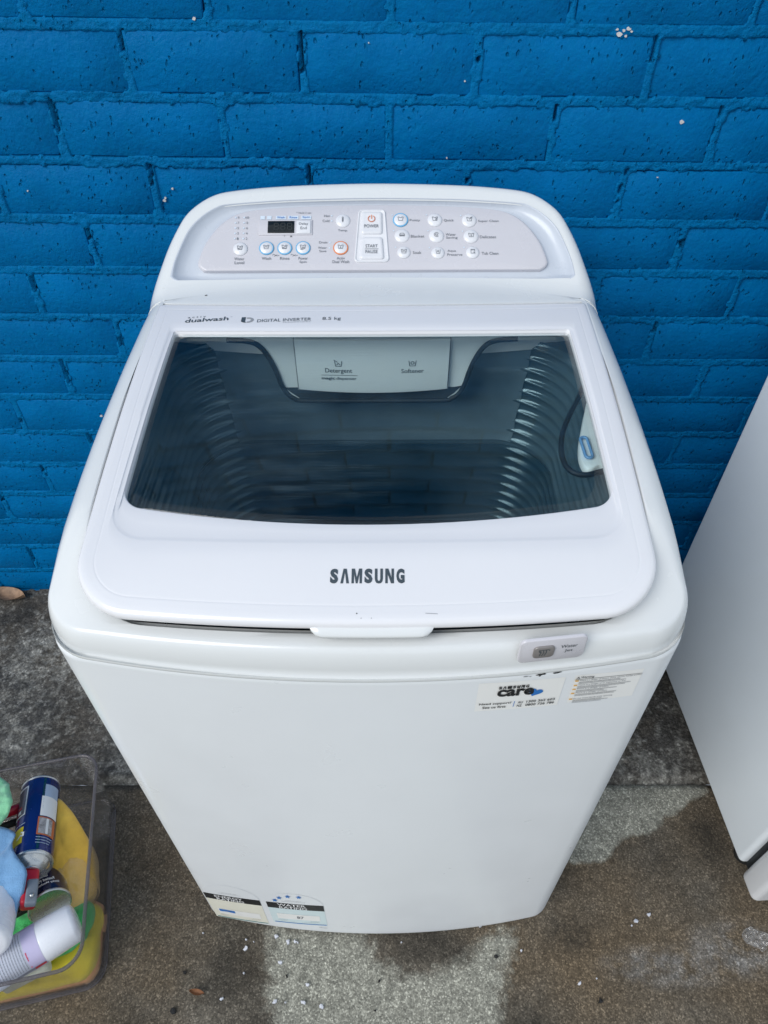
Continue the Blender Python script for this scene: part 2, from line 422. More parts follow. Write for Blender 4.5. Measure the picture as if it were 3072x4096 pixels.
# ------------------------------------------------------------------ brick wall
PX, PZ, X0 = .240, .086, .009
WM = Matrix(((.99984078, -.00823682, .01582948), (.00823786, .99996607, 0), (-.01582894, .00013040, .99987471)))
wall = empty('brick_wall', (0, 0, 0), 'long blue painted brick wall standing behind the washing machine', 'wall')
wall.matrix_basis = Matrix.Translation(WM @ Vector((-.0018, 0, 0)) + Vector((0, 0, .065))) @ WM.to_4x4()
def brick_mesh(k):
    r = random.Random(100 + k); bm = bmesh.new(); nx, nz = 5, 3; L2, H2, iv = .1160, .0370, .0022
    g = [[None] * nz for _ in range(nx)]; o = [[None] * nz for _ in range(nx)]; cnr = {}
    for i in range(nx):
        for j in range(nz):
            ex = -1 if i == 0 else 1 if i == nx - 1 else 0; ez = -1 if j == 0 else 1 if j == nz - 1 else 0
            x = lerp(-L2 + iv, L2 - iv, i / (nx - 1)) + r.uniform(-.001, .001); z = lerp(-H2 + iv, H2 - iv, j / (nz - 1)) + r.uniform(-.0008, .0008)
            g[i][j] = bm.verts.new((x, -.0040 + r.uniform(-.0006, .0006) + .0004 * (ex * ex + ez * ez), z))
            if ex or ez: o[i][j] = bm.verts.new((x + ex * (iv + r.uniform(-.0012, .0006)), -.0022, z + ez * (iv + r.uniform(-.0012, .0004))))
    for i in range(nx - 1):
        for j in range(nz - 1): bm.faces.new((g[i][j], g[i + 1][j], g[i + 1][j + 1], g[i][j + 1]))
    loop = [(i, 0) for i in range(nx)] + [(nx - 1, j) for j in range(1, nz)] + [(i, nz - 1) for i in range(nx - 2, -1, -1)] + [(0, j) for j in range(nz - 2, 0, -1)]
    back = {q: bm.verts.new((o[q[0]][q[1]].co.x, .02, o[q[0]][q[1]].co.z)) for q in loop}
    for a, b in zip(loop, loop[1:] + loop[:1]):
        bm.faces.new((g[a[0]][a[1]], o[a[0]][a[1]], o[b[0]][b[1]], g[b[0]][b[1]]))
        bm.faces.new((o[a[0]][a[1]], back[a], back[b], o[b[0]][b[1]]))
    me = bpy.data.meshes.new('brick'); bmesh.ops.recalc_face_normals(bm, faces=bm.faces); bm.to_mesh(me); bm.free()
    me.materials.append(M_brick); me.polygons.foreach_set('use_smooth', [True] * len(me.polygons)); return me
bricks = [brick_mesh(k) for k in range(9)]
COURSES = range(-9, 16)                       # course m lies between mortar bed m and m + 1
for m_ in COURSES:
    zc_ = PZ * (14 - m_) - PZ / 2 - .0005
    sh = 0 if m_ % 2 else .5
    for k in range(-7, 6):
        xc = PX * (k + sh + .5 - 1.5 + 0.0) + X0
        if abs(xc) > 1.36: continue
        b = bpy.data.objects.new('brick', rnd.choice(bricks)); C.objects.link(b); b.parent = wall
        b.location = (xc + rnd.uniform(-.002, .002), rnd.uniform(-.0012, .0012), zc_ + rnd.uniform(-.001, .001))
        b.rotation_euler = (rnd.uniform(-.008, .008), rnd.choice((0, math.pi)) if False else rnd.uniform(-.004, .004), rnd.uniform(-.006, .006))
        b.scale = (rnd.choice((-1, 1)), 1, rnd.choice((-1, 1)))
CRACK = {}
for key in [(1, 0), (1, 2), (2, -.5), (2, .5), (2, 2.5), (3, 0), (3, 1), (3, 2), (3, 3), (4, -.5), (4, 3.5), (5, -1), (6, -.5), (7, -1), (8, -1.5), (9, -1), (10, -1.5), (11, -2), (13, -2), (1, 1), (1, 3), (2, 3.5), (14, -1.5), (14, -2.5), (9, -2)]: CRACK[key] = rnd.uniform(.25, .8)
def mortar_y(x, z):
    m_ = math.floor(14 - z / PZ); fz = (14 - z / PZ) - m_           # 0 at the top bed of the course, 1 at its bottom bed
    sh = 0 if m_ % 2 else .5
    kx = (x - X0) / PX + 1.5; k = round(kx - sh) + sh; dx = (kx - k) * PX
    dz = min(fz, 1 - fz) * PZ
    lump = noise.noise((x * 70, z * 120, 3)) * .5 + noise.noise((x * 190, z * 240, 7)) * .75 + noise.noise((x * 14, z * 20, 5)) * .5
    y = -.0040 - .0034 * lump
    if dz < .012 and fz > .5: y += (.0000 + .0026 * max(0, noise.noise((x * 9, m_ * 5.1, 2)))) * sm(.0040, .0065, dz)      # thin shadow line under each brick
    if abs(dx) < .018 and dz > .005:
        y = -.0044 - .0011 * lump
        c = CRACK.get((m_, k), 0)
        if not c and noise.noise((m_ * 3.1, k * 7.7, 1)) > .6: c = .3
        if c:
            off = .0025 * noise.noise((z * 40, m_ * 3.3, k)) ; w = (.0012 + .0014 * noise.noise((z * 25, k, 9))) * (1.25 - fz * .6)
            if abs(dx - off) < w and fz < c: y = .013
    rag = max(0, .0030 * noise.noise((x * 24, z * 40, 11)) + .0024 * noise.noise((x * 95, z * 95, 17)) + .0008)
    lim = .0066 + rag + (.0022 if fz < .5 else 0)
    if dz > lim and abs(dx) > .0062 + 1.6 * rag and y < .006: y = .008
    return y
def mortar(name, x0, x1, z0, z1, sx, sz, fn):
    nx, nz = int((x1 - x0) / sx), int((z1 - z0) / sz); V = []
    for j in range(nz + 1):
        for i in range(nx + 1):
            x, z = x0 + sx * i, z0 + sz * j; V.append((x, fn(x, z), z))
    F = [(j * (nx + 1) + i, j * (nx + 1) + i + 1, (j + 1) * (nx + 1) + i + 1, (j + 1) * (nx + 1) + i) for j in range(nz) for i in range(nx)]
    me = bpy.data.meshes.new(name); me.from_pydata(V, [], F); me.update()
    o = obj(name, me, M_mort); o.parent = wall; o['kind'] = 'stuff'; return o
mortar('mortar', -1.22, 1.22, -.10, 1.38, .0036, .0034, mortar_y)
mo = mortar('mortar', -1.45, 1.45, -.12, 2.15, .29, .2, lambda x, z: .022)
# plain core of the wall, so that it has real thickness
bm = bmesh.new(); box(bm, (0, .14, 1.0), (2.9, .22, 2.3)); core = obj('wall_core', bm, M_mort, smooth=False); core.parent = wall
def chip(x, z, s, seed):
    r = random.Random(seed); bm = bmesh.new(); n = 7
    a = [bm.verts.new((x + s * r.uniform(.5, 1.1) * math.cos(2 * math.pi * i / n), -.0058, z + s * r.uniform(.4, .9) * math.sin(2 * math.pi * i / n))) for i in range(n)]
    c = [bm.verts.new((v.co.x, -.003, v.co.z)) for v in a]
    bm.faces.new(a)
    for i in range(n): bm.faces.new((a[i], c[i], c[(i + 1) % n], a[(i + 1) % n]))
    o = obj('paint_chip', bm, M_chip, smooth=False); o.parent = wall
for i, (x, z, s) in enumerate([(.316, 1.113, .0045), (.321, 1.117, .003), (.327, 1.119, .0035), (.325, 1.111, .0026), (.332, 1.116, .0022), (.312, 1.118, .002), (.433, 1.007, .004), (.096, .955, .0018), (-.322, .907, .0022), (-.338, .889, .003), (-.336, .893, .002), (-.25, 1.125, .003), (.114, 1.056, .0016), (-.55, .471, .004), (-.545, .902, .0015), (.42, .93, .0014), (-.02, 1.10, .0014)]):
    chip(x, z, s, i)
print('wall done')
#PART2
# ------------------------------------------------------------------ washing machine
wmach = empty('washing_machine', (0, -.44, 0), 'white top loading washing machine with smoked glass lid and sloped control panel', 'washing machine')
ZC = [(-.768, .8975), (-.74, .9065), (-.70, .9135), (-.60, .926), (-.50, .935), (-.40, .940), (-.30, .941), (-.24, .939)]
_zs = [(-.80 + .01 * i) for i in range(60)]
_zt = {}
def zc(y):
    return (interp(ZC, y - .03) + 2 * interp(ZC, y - .015) + 2 * interp(ZC, y) + 2 * interp(ZC, y + .015) + interp(ZC, y + .03)) / 8
def T(x, y): return zc(y) - .012 * (x / .28) ** 2              # crowned top of the lid
def outline(hb, hf, yb, yf, rb, rf, side=22, arc=10, ins=0.0):
    """closed outline with its own half width at back and front, curved back and front edges, corner radii; ins shrinks it"""
    hb -= ins; hf -= ins; D = 1.0
    ymid = yf(0) * .5 + yb(0) * .5; dep = yb(0) - yf(0) - 2 * ins
    P = []
    rbu, rbv, rfu, rfv = max(rb - ins, .001) / hb, max(rb - ins, .001) / dep, max(rf - ins, .001) / hf, max(rf - ins, .001) / dep
    def arc_(cu, cv, ru, rv, a0, a1):
        for i in range(arc + 1):
            a = lerp(a0, a1, i / arc); P.append((cu + ru * math.cos(a), cv + rv * math.sin(a)))
    def line(a, b, n):
        for i in range(1, n): P.append((lerp(a[0], b[0], i / n), lerp(a[1], b[1], i / n)))
    h = math.pi / 2
    arc_(1 - rbu, 1 - rbv, rbu, rbv, 0, h); line(P[-1], (-1 + rbu, 1), side)
    arc_(-1 + rbu, 1 - rbv, rbu, rbv, h, 2 * h); line(P[-1], (-1, rfv), side)
    arc_(-1 + rfu, rfv, rfu, rfv, 2 * h, 3 * h); line(P[-1], (1 - rfu, 0), side)
    arc_(1 - rfu, rfv, rfu, rfv, 3 * h, 4 * h); line(P[-1], (1, 1 - rbv), side)
    o = []
    for u, v in P:
        x = u * lerp(hf, hb, v); o.append((x, lerp(yf(x) + ins, yb(x) - ins, v)))
    return o
def lift(pts, zf): return [Vector((x, y, zf(x, y))) for x, y in pts]
YF = lambda x: -.780 + .032 * (x / .30) ** 2                    # bulged front of the cabinet
# cabinet
def cab(ins): return outline(.3035, .3035, lambda x: -.10, lambda x: YF(x), .02, .032, ins=ins)
bm = loft([lift(cab(i), lambda x, y, z=z: z) for z, i in ((.0085, .008), (.0088, .003), (.0105, .001), (.015, 0), (.022, 0), (.2, 0), (.4, 0), (.6, 0), (.8, 0), (.822, 0), (.8278, 0), (.8302, .0016), (.8302, .012))], cap0=True)
cabinet = obj('cabinet', bm, M_white, wmach); sharp(cabinet, 40)
for sx in (-1, 1):
    for fy in (-.70, -.15): obj('foot', lathe([(.0, 0), (.02, 0), (.022, .003), (.02, .017), (0, .017)], 20, mat=Matrix.Translation((sx * .25, fy, 0))), M_foot, wmach)
# top cover
def cov(ins): return outline(.3065, .3065, lambda x: -.20, lambda x: -.7835 + .033 * (x / .30) ** 2, .02, .046, ins=ins)
def H(x, y): return T(x, y) - .0015 - .027 * sm(-.63, -.748, y) - .004 * sm(.24, .30, abs(x)) * sm(-.55, -.7, y)
LID = dict(hb=.2825, hf=.2655, yb=lambda x: -.2985 + .36 * x * x, yf=lambda x: -.7660 + .30 * x * x, rb=.008, rf=.054)
def lid_o(ins): return outline(LID['hb'], LID['hf'], LID['yb'], LID['yf'], LID['rb'], LID['rf'], ins=ins)
rg = [lift(cov(.006), lambda x, y: .8325), lift(cov(.001), lambda x, y: .8325), lift(cov(.0), lambda x, y: .8333), lift(cov(-.0003), lambda x, y: .8350), lift(cov(0), lambda x, y: .8375)]
EH = .036
rg.append([Vector((x, y + .002 * sm(-.6, -.75, y), lerp(.8385, H(x, y) - EH, .5))) for x, y in cov(0)])
base_c = cov(0); in_c = cov(.03)
for k in range(0, 9):
    a = math.pi / 2 * k / 8; f = 1 - math.cos(a); r = []
    for (x, y), (xi, yi) in zip(base_c, in_c):
        fr = sm(-.62, -.735, y); e = lerp(1.0, .36, fr)
        y2 = y + .004 * sm(-.6, -.75, y)
        px, py = lerp(x, xi, f * e), lerp(y2, yi, f * e)
        r.append(Vector((px, py, H(px, py) - EH * lerp(1, .8, fr) * (1 - math.sin(a)))))
    rg.append(r)
OPN = dict(hb=.2838, hf=.2670, yb=lambda x: -.2955 + .36 * x * x, yf=lambda x: -.7580 + .30 * x * x, rb=.009, rf=.066)
def opn(i): return outline(OPN['hb'], OPN['hf'], OPN['yb'], OPN['yf'], OPN['rb'], OPN['rf'], ins=i)
op = opn(0)
def blend(r0, pts, t): return [Vector((lerp(a.x, b[0], t), lerp(a.y, b[1], t), H(lerp(a.x, b[0], t), lerp(a.y, b[1], t)) - 0)) for a, b in zip(r0, pts)]
edge = rg[-1]
rg += [blend(edge, op, .5), blend(edge, op, .93), [Vector((x, y, H(x, y) - .0008)) for x, y in op], [Vector((x, y, H(x, y) - .003)) for x, y in opn(.0004)], [Vector((x, y, H(x, y) - .030)) for x, y in opn(.0006)],
       [Vector((x, y, H(x, y) - .032)) for x, y in opn(.002)], [Vector((x, y, T(x, y) - .038)) for x, y in lid_o(.016)]]
cover = obj('top_cover', loft(rg), M_plast, wmach); sharp(cover, 50)
# lid: shell with a window opening, glass, lettering
WIN = dict(hb=.2465, hf=.2405, yb=lambda x: -.3605 + .28 * x * x, yf=lambda x: -.6650 + .55 * x * x, rb=.006, rf=.020)
def win(ins): return outline(WIN['hb'], WIN['hf'], WIN['yb'], WIN['yf'], WIN['rb'], WIN['rf'], ins=ins)
REC = dict(hb=.2505, hf=.2450, yb=lambda x: -.3560 + .28 * x * x, yf=lambda x: -.687 + .22 * x * x, rb=.008, rf=.034)
def rec(ins): return outline(REC['hb'], REC['hf'], REC['yb'], REC['yf'], REC['rb'], REC['rf'], ins=ins)
LIPD = lambda y: .0015 * sm(-.70, -.768, y)
TL = lambda x, y, d=0: T(x, y) - d - LIPD(y)
lr = [lift(lid_o(.014), lambda x, y: TL(x, y, .012)), lift(lid_o(.003), lambda x, y: TL(x, y, .0105)), lift(lid_o(.0005), lambda x, y: TL(x, y, .0085)), lift(lid_o(0), lambda x, y: TL(x, y, .006)),
      lift(lid_o(.0006), lambda x, y: TL(x, y, .003)), lift(lid_o(.0022), lambda x, y: TL(x, y, .001)), lift(lid_o(.005), lambda x, y: TL(x, y, .0001)), lift(lid_o(.010), lambda x, y: TL(x, y)),
      lift(lid_o(.0145), lambda x, y: TL(x, y)), lift(lid_o(.0162), lambda x, y: TL(x, y)), lift(lid_o(.0166), lambda x, y: TL(x, y) - .00015), lift(lid_o(.0170), lambda x, y: TL(x, y)), lift(lid_o(.0186), lambda x, y: TL(x, y))]
a_, b_ = lr[-1], rec(0)
for t in (.33, .66, .97): lr.append([Vector((lerp(p.x, q[0], t), lerp(p.y, q[1], t), TL(lerp(p.x, q[0], t), lerp(p.y, q[1], t)))) for p, q in zip(a_, b_)])
lr += [lift(rec(.0), lambda x, y: T(x, y) - .0003), lift(rec(.0020), lambda x, y: T(x, y) - .0008), lift(rec(.0045), lambda x, y: T(x, y) - .0012)]
a_ = lr[-1]; b_ = win(0)
lr += [[Vector((lerp(p.x, q[0], t), lerp(p.y, q[1], t), T(lerp(p.x, q[0], t), lerp(p.y, q[1], t)) - .0022)) for p, q in zip(a_, b_)] for t in (.5, .95)]
lr += [lift(win(0), lambda x, y: T(x, y) - .0026), lift(win(.0007), lambda x, y: T(x, y) - .0036), lift(win(.0012), lambda x, y: T(x, y) - .0090), lift(win(-.004), lambda x, y: T(x, y) - .0105)]
lid = obj('lid', loft(lr), M_lid, wmach); sharp(lid, 55)
def on_lid(x, y): return Vector((x, y, T(x, y) - LIPD(y) + .0004))
gl = win(-.003)
def grid_fill(pts, zf, n=12):
    """fan of shrinking rings so that the sheet follows a curved surface"""
    cx = sum(p[0] for p in pts) / len(pts); cy = sum(p[1] for p in pts) / len(pts); rr = []
    for k in range(n): rr.append([Vector((lerp(x, cx, k / n), lerp(y, cy, k / n), zf(lerp(x, cx, k / n), lerp(y, cy, k / n)))) for x, y in pts])
    return rr, (cx, cy)
def disc(pts, zt, zb=None, n=12):
    rr, c = grid_fill(pts, zt, n); bm = bmesh.new()
    if zb:
        r2, _ = grid_fill(pts, zb, n); rr = r2[::-1] + rr
    loft(rr, bm=bm)
    bm.verts.ensure_lookup_table(); N_ = len(pts)
    def fan(k, z):
        vv = list(bm.verts)[k * N_:(k + 1) * N_]; cv = bm.verts.new((c[0], c[1], z))
        return [(vv[i], vv[(i + 1) % N_], cv) for i in range(N_)]
    tris = fan(len(rr) - 1, zt(*c)) + (fan(0, zb(*c)) if zb else [])
    for t in tris: bm.faces.new(t)
    return bm
glass = obj('glass', disc(gl, lambda x, y: T(x, y) - .0052, lambda x, y: T(x, y) - .0085), M_glass, lid)
# handle tab under the front lip
fr = lambda x: -.7650 + .30 * x * x
rows = []
for q, (dy, z, w) in enumerate([(.016, -.0065, .0565), (.003, -.0065, .0555), (-.0035, -.0085, .0540), (-.0065, -.0125, .0525), (-.0070, -.0150, .0515), (-.0050, -.0165, .050), (.004, -.014, .051), (.016, -.0105, .0545)]):
    rows.append([Vector((lerp(-w, w, i / 24), fr(lerp(-w, w, i / 24)) + dy + .004 * max(0, abs(i / 12 - 1) - .9) * 10, T(0, -.766) + z + .0025 * max(0, abs(i / 12 - 1) - .85) / .15 * (1 if z < -.01 else 0))) for i in range(25)])
rows.append(rows[0]); bm = loft([r for r in rows], closed=False)
for v in bm.verts: v.co.x += .0055
tab = obj('handle_tab', bm, M_plast, lid)

# maker's name: the A has no crossbar
def name_word(x0, x1, y0, y1, fn, mat, parent, off):
    ws = [('S', 1.0), ('A', 1.08), ('M', 1.30), ('S', 1.0), ('U', 1.0), ('N', 1.08), ('G', 1.02)]; gap = .30; tot = sum(w for _, w in ws) + gap * 6; bmx = bmesh.new(); x = x0
    for ch, w in ws:
        w_ = (x1 - x0) * w / tot
        if ch == 'A':
            st = w_ * .31; top = w_ * .36
            P = [(x, y0), (x + w_ * .5 - top / 2, y1), (x + w_ * .5 + top / 2, y1), (x + w_, y0), (x + w_ - st, y0), (x + w_ * .5, y1 - (y1 - y0) * .2), (x + st, y0)]
            bmx.faces.new([bmx.verts.new(fn(*p)) for p in P])
        elif ch in 'MNU':
            G_ = {'M': [(0, 0), (0, 1), (.30, 1), (.5, .36), (.7, 1), (1, 1), (1, 0), (.77, 0), (.77, .70), (.59, 0), (.41, 0), (.23, .70), (.23, 0)],
                  'N': [(0, 0), (0, 1), (.36, 1), (.72, .36), (.72, 1), (1, 1), (1, 0), (.66, 0), (.28, .64), (.28, 0)],
                  'U': [(0, 1), (.32, 1), (.32, .30), (.38, .19), (.5, .155), (.62, .19), (.68, .30), (.68, 1), (1, 1), (1, .30), (.93, .12), (.78, .02), (.5, -.015), (.22, .02), (.07, .12), (0, .30)]}[ch]
            bmx.faces.new([bmx.verts.new(fn(x + w_ * p[0], lerp(y0, y1, p[1]))) for p in G_])
        else:
            o = put_text(ch, x, x + w_, y0, y1, fn, mat, None, offset=.055)
            bmx.from_mesh(o.data); me = o.data; bpy.data.objects.remove(o); bpy.data.meshes.remove(me)
        x += w_ + (x1 - x0) * gap / tot
    bmesh.ops.triangulate(bmx, faces=bmx.faces)
    return obj('lettering', bmx, mat, parent, smooth=False)
name_word(-.0316, .0343, -.7292, -.7150, on_lid, M_inkd, lid, .028)
lt = lambda s, x0, x1, y0, y1, mat=M_inkd, off=0.0, **k: put_text(s, x0, x1, y0, y1, on_lid, mat, lid, offset=off, **k)
lt('a c t i v', -.2335, -.2105, -.3178, -.3140)
lt('dualwash', -.2355, -.1800, -.3285, -.3193, off=.012)
lt('TM', -.1785, -.1758, -.3215, -.3200, M_ink)
lt('DIGITAL INVERTER', -.1425, -.0750, -.3370, -.3300)
lt('T E C H N O L O G Y', -.1100, -.0755, -.3405, -.3385)
lt('8.5 kg', -.0610, -.0380, -.3385, -.3295, M_inkd)
P = [(-.1632 + .0052, -.3232), (-.1632, -.3232), (-.1632, -.3318)] + [(-.1562 + .0070 * math.cos(a), -.3318 + .0048 * math.sin(a)) for a in [math.pi * (1 + i / 10) for i in range(11)]][0:6] + [(-.1572, -.3366), (-.1580, -.3330), (-.1580, -.3232)]
flat_poly(P, on_lid, M_inkd, lid, 'emblem')
bm = bmesh.new(); prev = None
for i in range(17):
    a = math.pi * (.62 - 1.18 * i / 16); ro, ri_ = .0068, .0036; cx, cy = -.1545, -.3306
    pr = (bm.verts.new(on_lid(cx + ro * 1.05 * math.cos(a), cy + ro * math.sin(a) * .92)), bm.verts.new(on_lid(cx + ri_ * math.cos(a), cy + ri_ * math.sin(a) * .92)))
    if prev: bm.faces.new((prev[0], pr[0], pr[1], prev[1]))
    prev = pr
obj('emblem', bm, M_inkl, lid, smooth=False)
# worn spots on the lid lip
for i, (x, y, s) in enumerate([(-.0072, -.7568, .0007), (-.0035, -.7612, .0004), (.0052, -.7612, .0004), (-.2215, -.263, .0013)]):
    z = (T(x, y) - LIPD(y) + .0005) if i < 3 else None
    if z: flat_poly([(x + s * (.7 + .5 * math.sin(q * 5 + i)) * math.cos(q * math.pi / 3), y + s * math.sin(q * math.pi / 3)) for q in range(6)], on_lid, M_inkb, lid, 'scuff')
for ln in ([(.052, -.7565), (.062, -.7570)],): obj('scuff', strokes([ln], .0005, on_lid), M_inkl, lid, smooth=False)

# ---------------- control housing
SL = math.atan2(.077, .12); CS = math.cos(SL)
ex = Vector((1, 0, 0)); es = Vector((0, .12, .077)).normalized(); en = Vector((0, -.077, .12)).normalized(); P0 = Vector((0, -.22, .943))
def on_panel(x, s, h=0.0): return P0 + ex * x + es * s + en * h
def Hh(x, y):
    fl = .9378 - .012 * (x / .28) ** 2; pl = .943 + (y + .22) * .64167; k = .006
    d = (fl - pl) / k; return pl + k * math.log(1 + math.exp(max(-50, min(50, d)))) if d < 40 else fl
half = [(.3068, -.2645), (.3066, -.25), (.3060, -.237), (.302, -.219), (.294, -.1965), (.285, -.1745), (.275, -.1555), (.2625, -.139), (.245, -.1265), (.225, -.1170), (.204, -.1118), (.165, -.1075), (.12, -.1045), (.06, -.1024)]
top_c = catmull([(x, y, 0) for x, y in half] + [(0, -.1015, 0)] + [(-x, y, 0) for x, y in half[::-1]], 6, closed=False)
front = []
for i in range(1, 40):
    x = lerp(-.3068, .3068, i / 40); ax = abs(x)
    yb = -.2945 + .36 * min(ax, .2815) ** 2
    front.append(Vector((x, yb if ax < .279 else lerp(-.2662, -.2647, (ax - .279) / .0278), 0)))
for p in top_c: p.y += .0085 * sm(-.165, -.112, p.y)
oc = resample(top_c + front, 360); cc = (0, -.215)
bz = [(.2733, .001), (.2696, .022), (.2575, .0585), (.247, .077), (.232, .0925), (.216, .1030), (.200, .1075), (.13, .1130), (.06, .1152)]
bl = [(.2735, -.004), (.268, -.0088), (.255, -.0098)]
bez = catmull([(x, -.22 + s * CS, 0) for x, s in bl[::-1] + bz] + [(0, -.22 + .116 * CS, 0)] + [(-x, -.22 + s * CS, 0) for x, s in bz[::-1] + bl] + [(-.13, -.22 - .0102 * CS, 0), (0, -.22 - .0103 * CS, 0), (.13, -.22 - .0102 * CS, 0)], 8)
bezl = [(p.x, p.y) for p in bez]
ib = [raycut(cc, ((p.x - cc[0]), (p.y - cc[1])), bezl) for p in oc]
# inward normals of the outer contour
nin = []
for i, p in enumerate(oc):
    t = (oc[(i + 1) % 360] - oc[i - 1]).normalized(); nvec = Vector((-t.y, t.x, 0))
    if nvec.dot(Vector((cc[0] - p.x, cc[1] - p.y, 0))) < 0: nvec = -nvec
    if p.y < -.235 and abs(p.x) > .29: nvec = Vector((-1 if p.x > 0 else 1, 0, 0))
    nin.append(nvec)
def radius(p): return .0 if p.y < -.2640 else lerp(.030, .0155, sm(-.26, -.13, p.y))
rings = [[Vector((p.x, p.y if p.y < -.2655 else lerp(p.y, p.y - 0, 0), .86)) for p in oc]]
for k in range(0, 8):
    a = math.pi / 2 * k / 7; r = []
    for p, nn in zip(oc, nin):
        R0 = radius(p); q = p + nn * R0 * (1 - math.cos(a))
        if not R0:
            d_ = .3070 - abs(p.x); dr_ = .036 * (1 - math.sqrt(max(0, 1 - (1 - d_ / .030) ** 2))) if d_ < .030 else 0
            r.append(Vector((p.x, p.y, lerp(.86, Hh(p.x, p.y) - dr_ - .0006 * (1 - k / 7), min(1, k / 5)))))
            continue
        hz = Hh(q.x, q.y) if p.y > -.2655 or abs(p.x) > .27 else Hh(q.x, q.y) - .0012 * (1 - k / 7)
        r.append(Vector((q.x, q.y, hz - R0 * 1.2 * (1 - math.sin(a)) - (.0 if R0 else .0))))
    rings.append(r)
last = rings[-1]
for t in (.12, .3, .5, .7, .88, .97, 1.0):
    rings.append([Vector((lerp(a.x, b.x, t), lerp(a.y, b.y, t), Hh(lerp(a.x, b.x, t), lerp(a.y, b.y, t)))) for a, b in zip(last, ib)])
rings.append([Vector((b.x * .9985, lerp(b.y, -.17, .008), Hh(b.x, b.y) - .003)) for b in ib])
housing = obj('control_housing', loft(rings), M_plast, wmach); sharp(housing, 55)
obj('scuff', strokes([[(-.2222, -.2565), (-.2207, -.2562)]], .0016, lambda x, y: Vector((x, y, Hh(x, y) + .0006))), M_inkb, housing, smooth=False)
# bezel and panel plate, in the plane of the panel
def pl_pts(lst): return catmull([(x, s, 0) for x, s in lst], 8)
inn_h = [(.2200, .0058), (.2310, .0078), (.2372, .0130), (.2385, .0210), (.2315, .0445), (.2225, .0610), (.211, .0765), (.195, .0895), (.173, .0975), (.13, .1022), (.065, .1052)]
inn = resample(catmull([(x, s, 0) for x, s in inn_h] + [(0, .106, 0)] + [(-x, s, 0) for x, s in inn_h[::-1]] + [(-.12, .0058, 0), (0, .0057, 0), (.12, .0058, 0)], 10), 240)
pc = (0, .045)
bez_ps = [(x, (y + .22) / CS) for x, y in bezl]
outr = [raycut(pc, (p.x - pc[0], p.y - pc[1]), bez_ps) for p in inn]
def pr(t, h, src=None): return [on_panel(lerp(o.x, i.x, t), lerp(o.y, i.y, t), h) for o, i in zip(outr, inn)]
bezel = obj('panel_bezel', loft([pr(-.01, .0004), pr(.02, .0009), pr(.06, .0004), pr(.09, -.0018), pr(.36, -.0068), pr(.50, -.0082), pr(.75, -.0078), pr(.95, -.0068), pr(1.04, -.0068)]), M_bezel, wmach)
def inset(t, h): return [on_panel(lerp(i.x, pc[0], t), lerp(i.y, pc[1], t), h) for i in inn]
panel = obj('control_panel', loft([inset(-.0, -.0080), inset(.0, -.0038), inset(.004, -.0018), inset(.012, -.0008), inset(.022, -.0006), inset(.3, -.0004), inset(.6, -.0002), inset(.95, 0)], cap1=True), M_panel, wmach); sharp(panel, 60)
ph = lambda h: (lambda x, s: on_panel(x, s, h))
pt = lambda s, xc, sc, w, hgt, mat=M_ink, off=0.004: put_text(s, xc - w / 2, xc + w / 2, sc - hgt / 2, sc + hgt / 2, ph(.0004), mat, panel, offset=off)
PM = Matrix((ex, es, en)).transposed()
def pmat(x, s, h=0): mt = PM.to_4x4(); mt.translation = on_panel(x, s, h); return mt
_bt = {}
def button(x, s, r, ring=None):
    key = round(r, 4)
    if key not in _bt:
        bm = lathe([(r * 1.06, -.0005), (r * 1.02, .0006), (r * .95, .0013), (r * .80, .0021), (r * .5, .0028), (r * .2, .0031), (0, .0032)], 32)
        me = bpy.data.meshes.new('button'); bmesh.ops.recalc_face_normals(bm, faces=bm.faces); bm.to_mesh(me); bm.free(); me.materials.append(M_button); me.polygons.foreach_set('use_smooth', [True] * len(me.polygons)); _bt[key] = me
    o = bpy.data.objects.new('button', _bt[key]); C.objects.link(o); o.matrix_basis = pmat(x, s); attach(o, panel)
    if ring:
        k2 = ('ring', key, ring.name)
        if k2 not in _bt:
            bm = lathe([(r * 1.10, .0002), (r * 1.09, .0011), (r * .99, .0014), (r * .93, .0014), (r * .92, .0006)], 40)
            me = bpy.data.meshes.new('button_ring'); bmesh.ops.recalc_face_normals(bm, faces=bm.faces); bm.to_mesh(me); bm.free(); me.materials.append(ring); me.polygons.foreach_set('use_smooth', [True] * len(me.polygons)); _bt[k2] = me
        o = bpy.data.objects.new('button_ring', _bt[k2]); C.objects.link(o); o.matrix_basis = pmat(x, s); attach(o, panel)
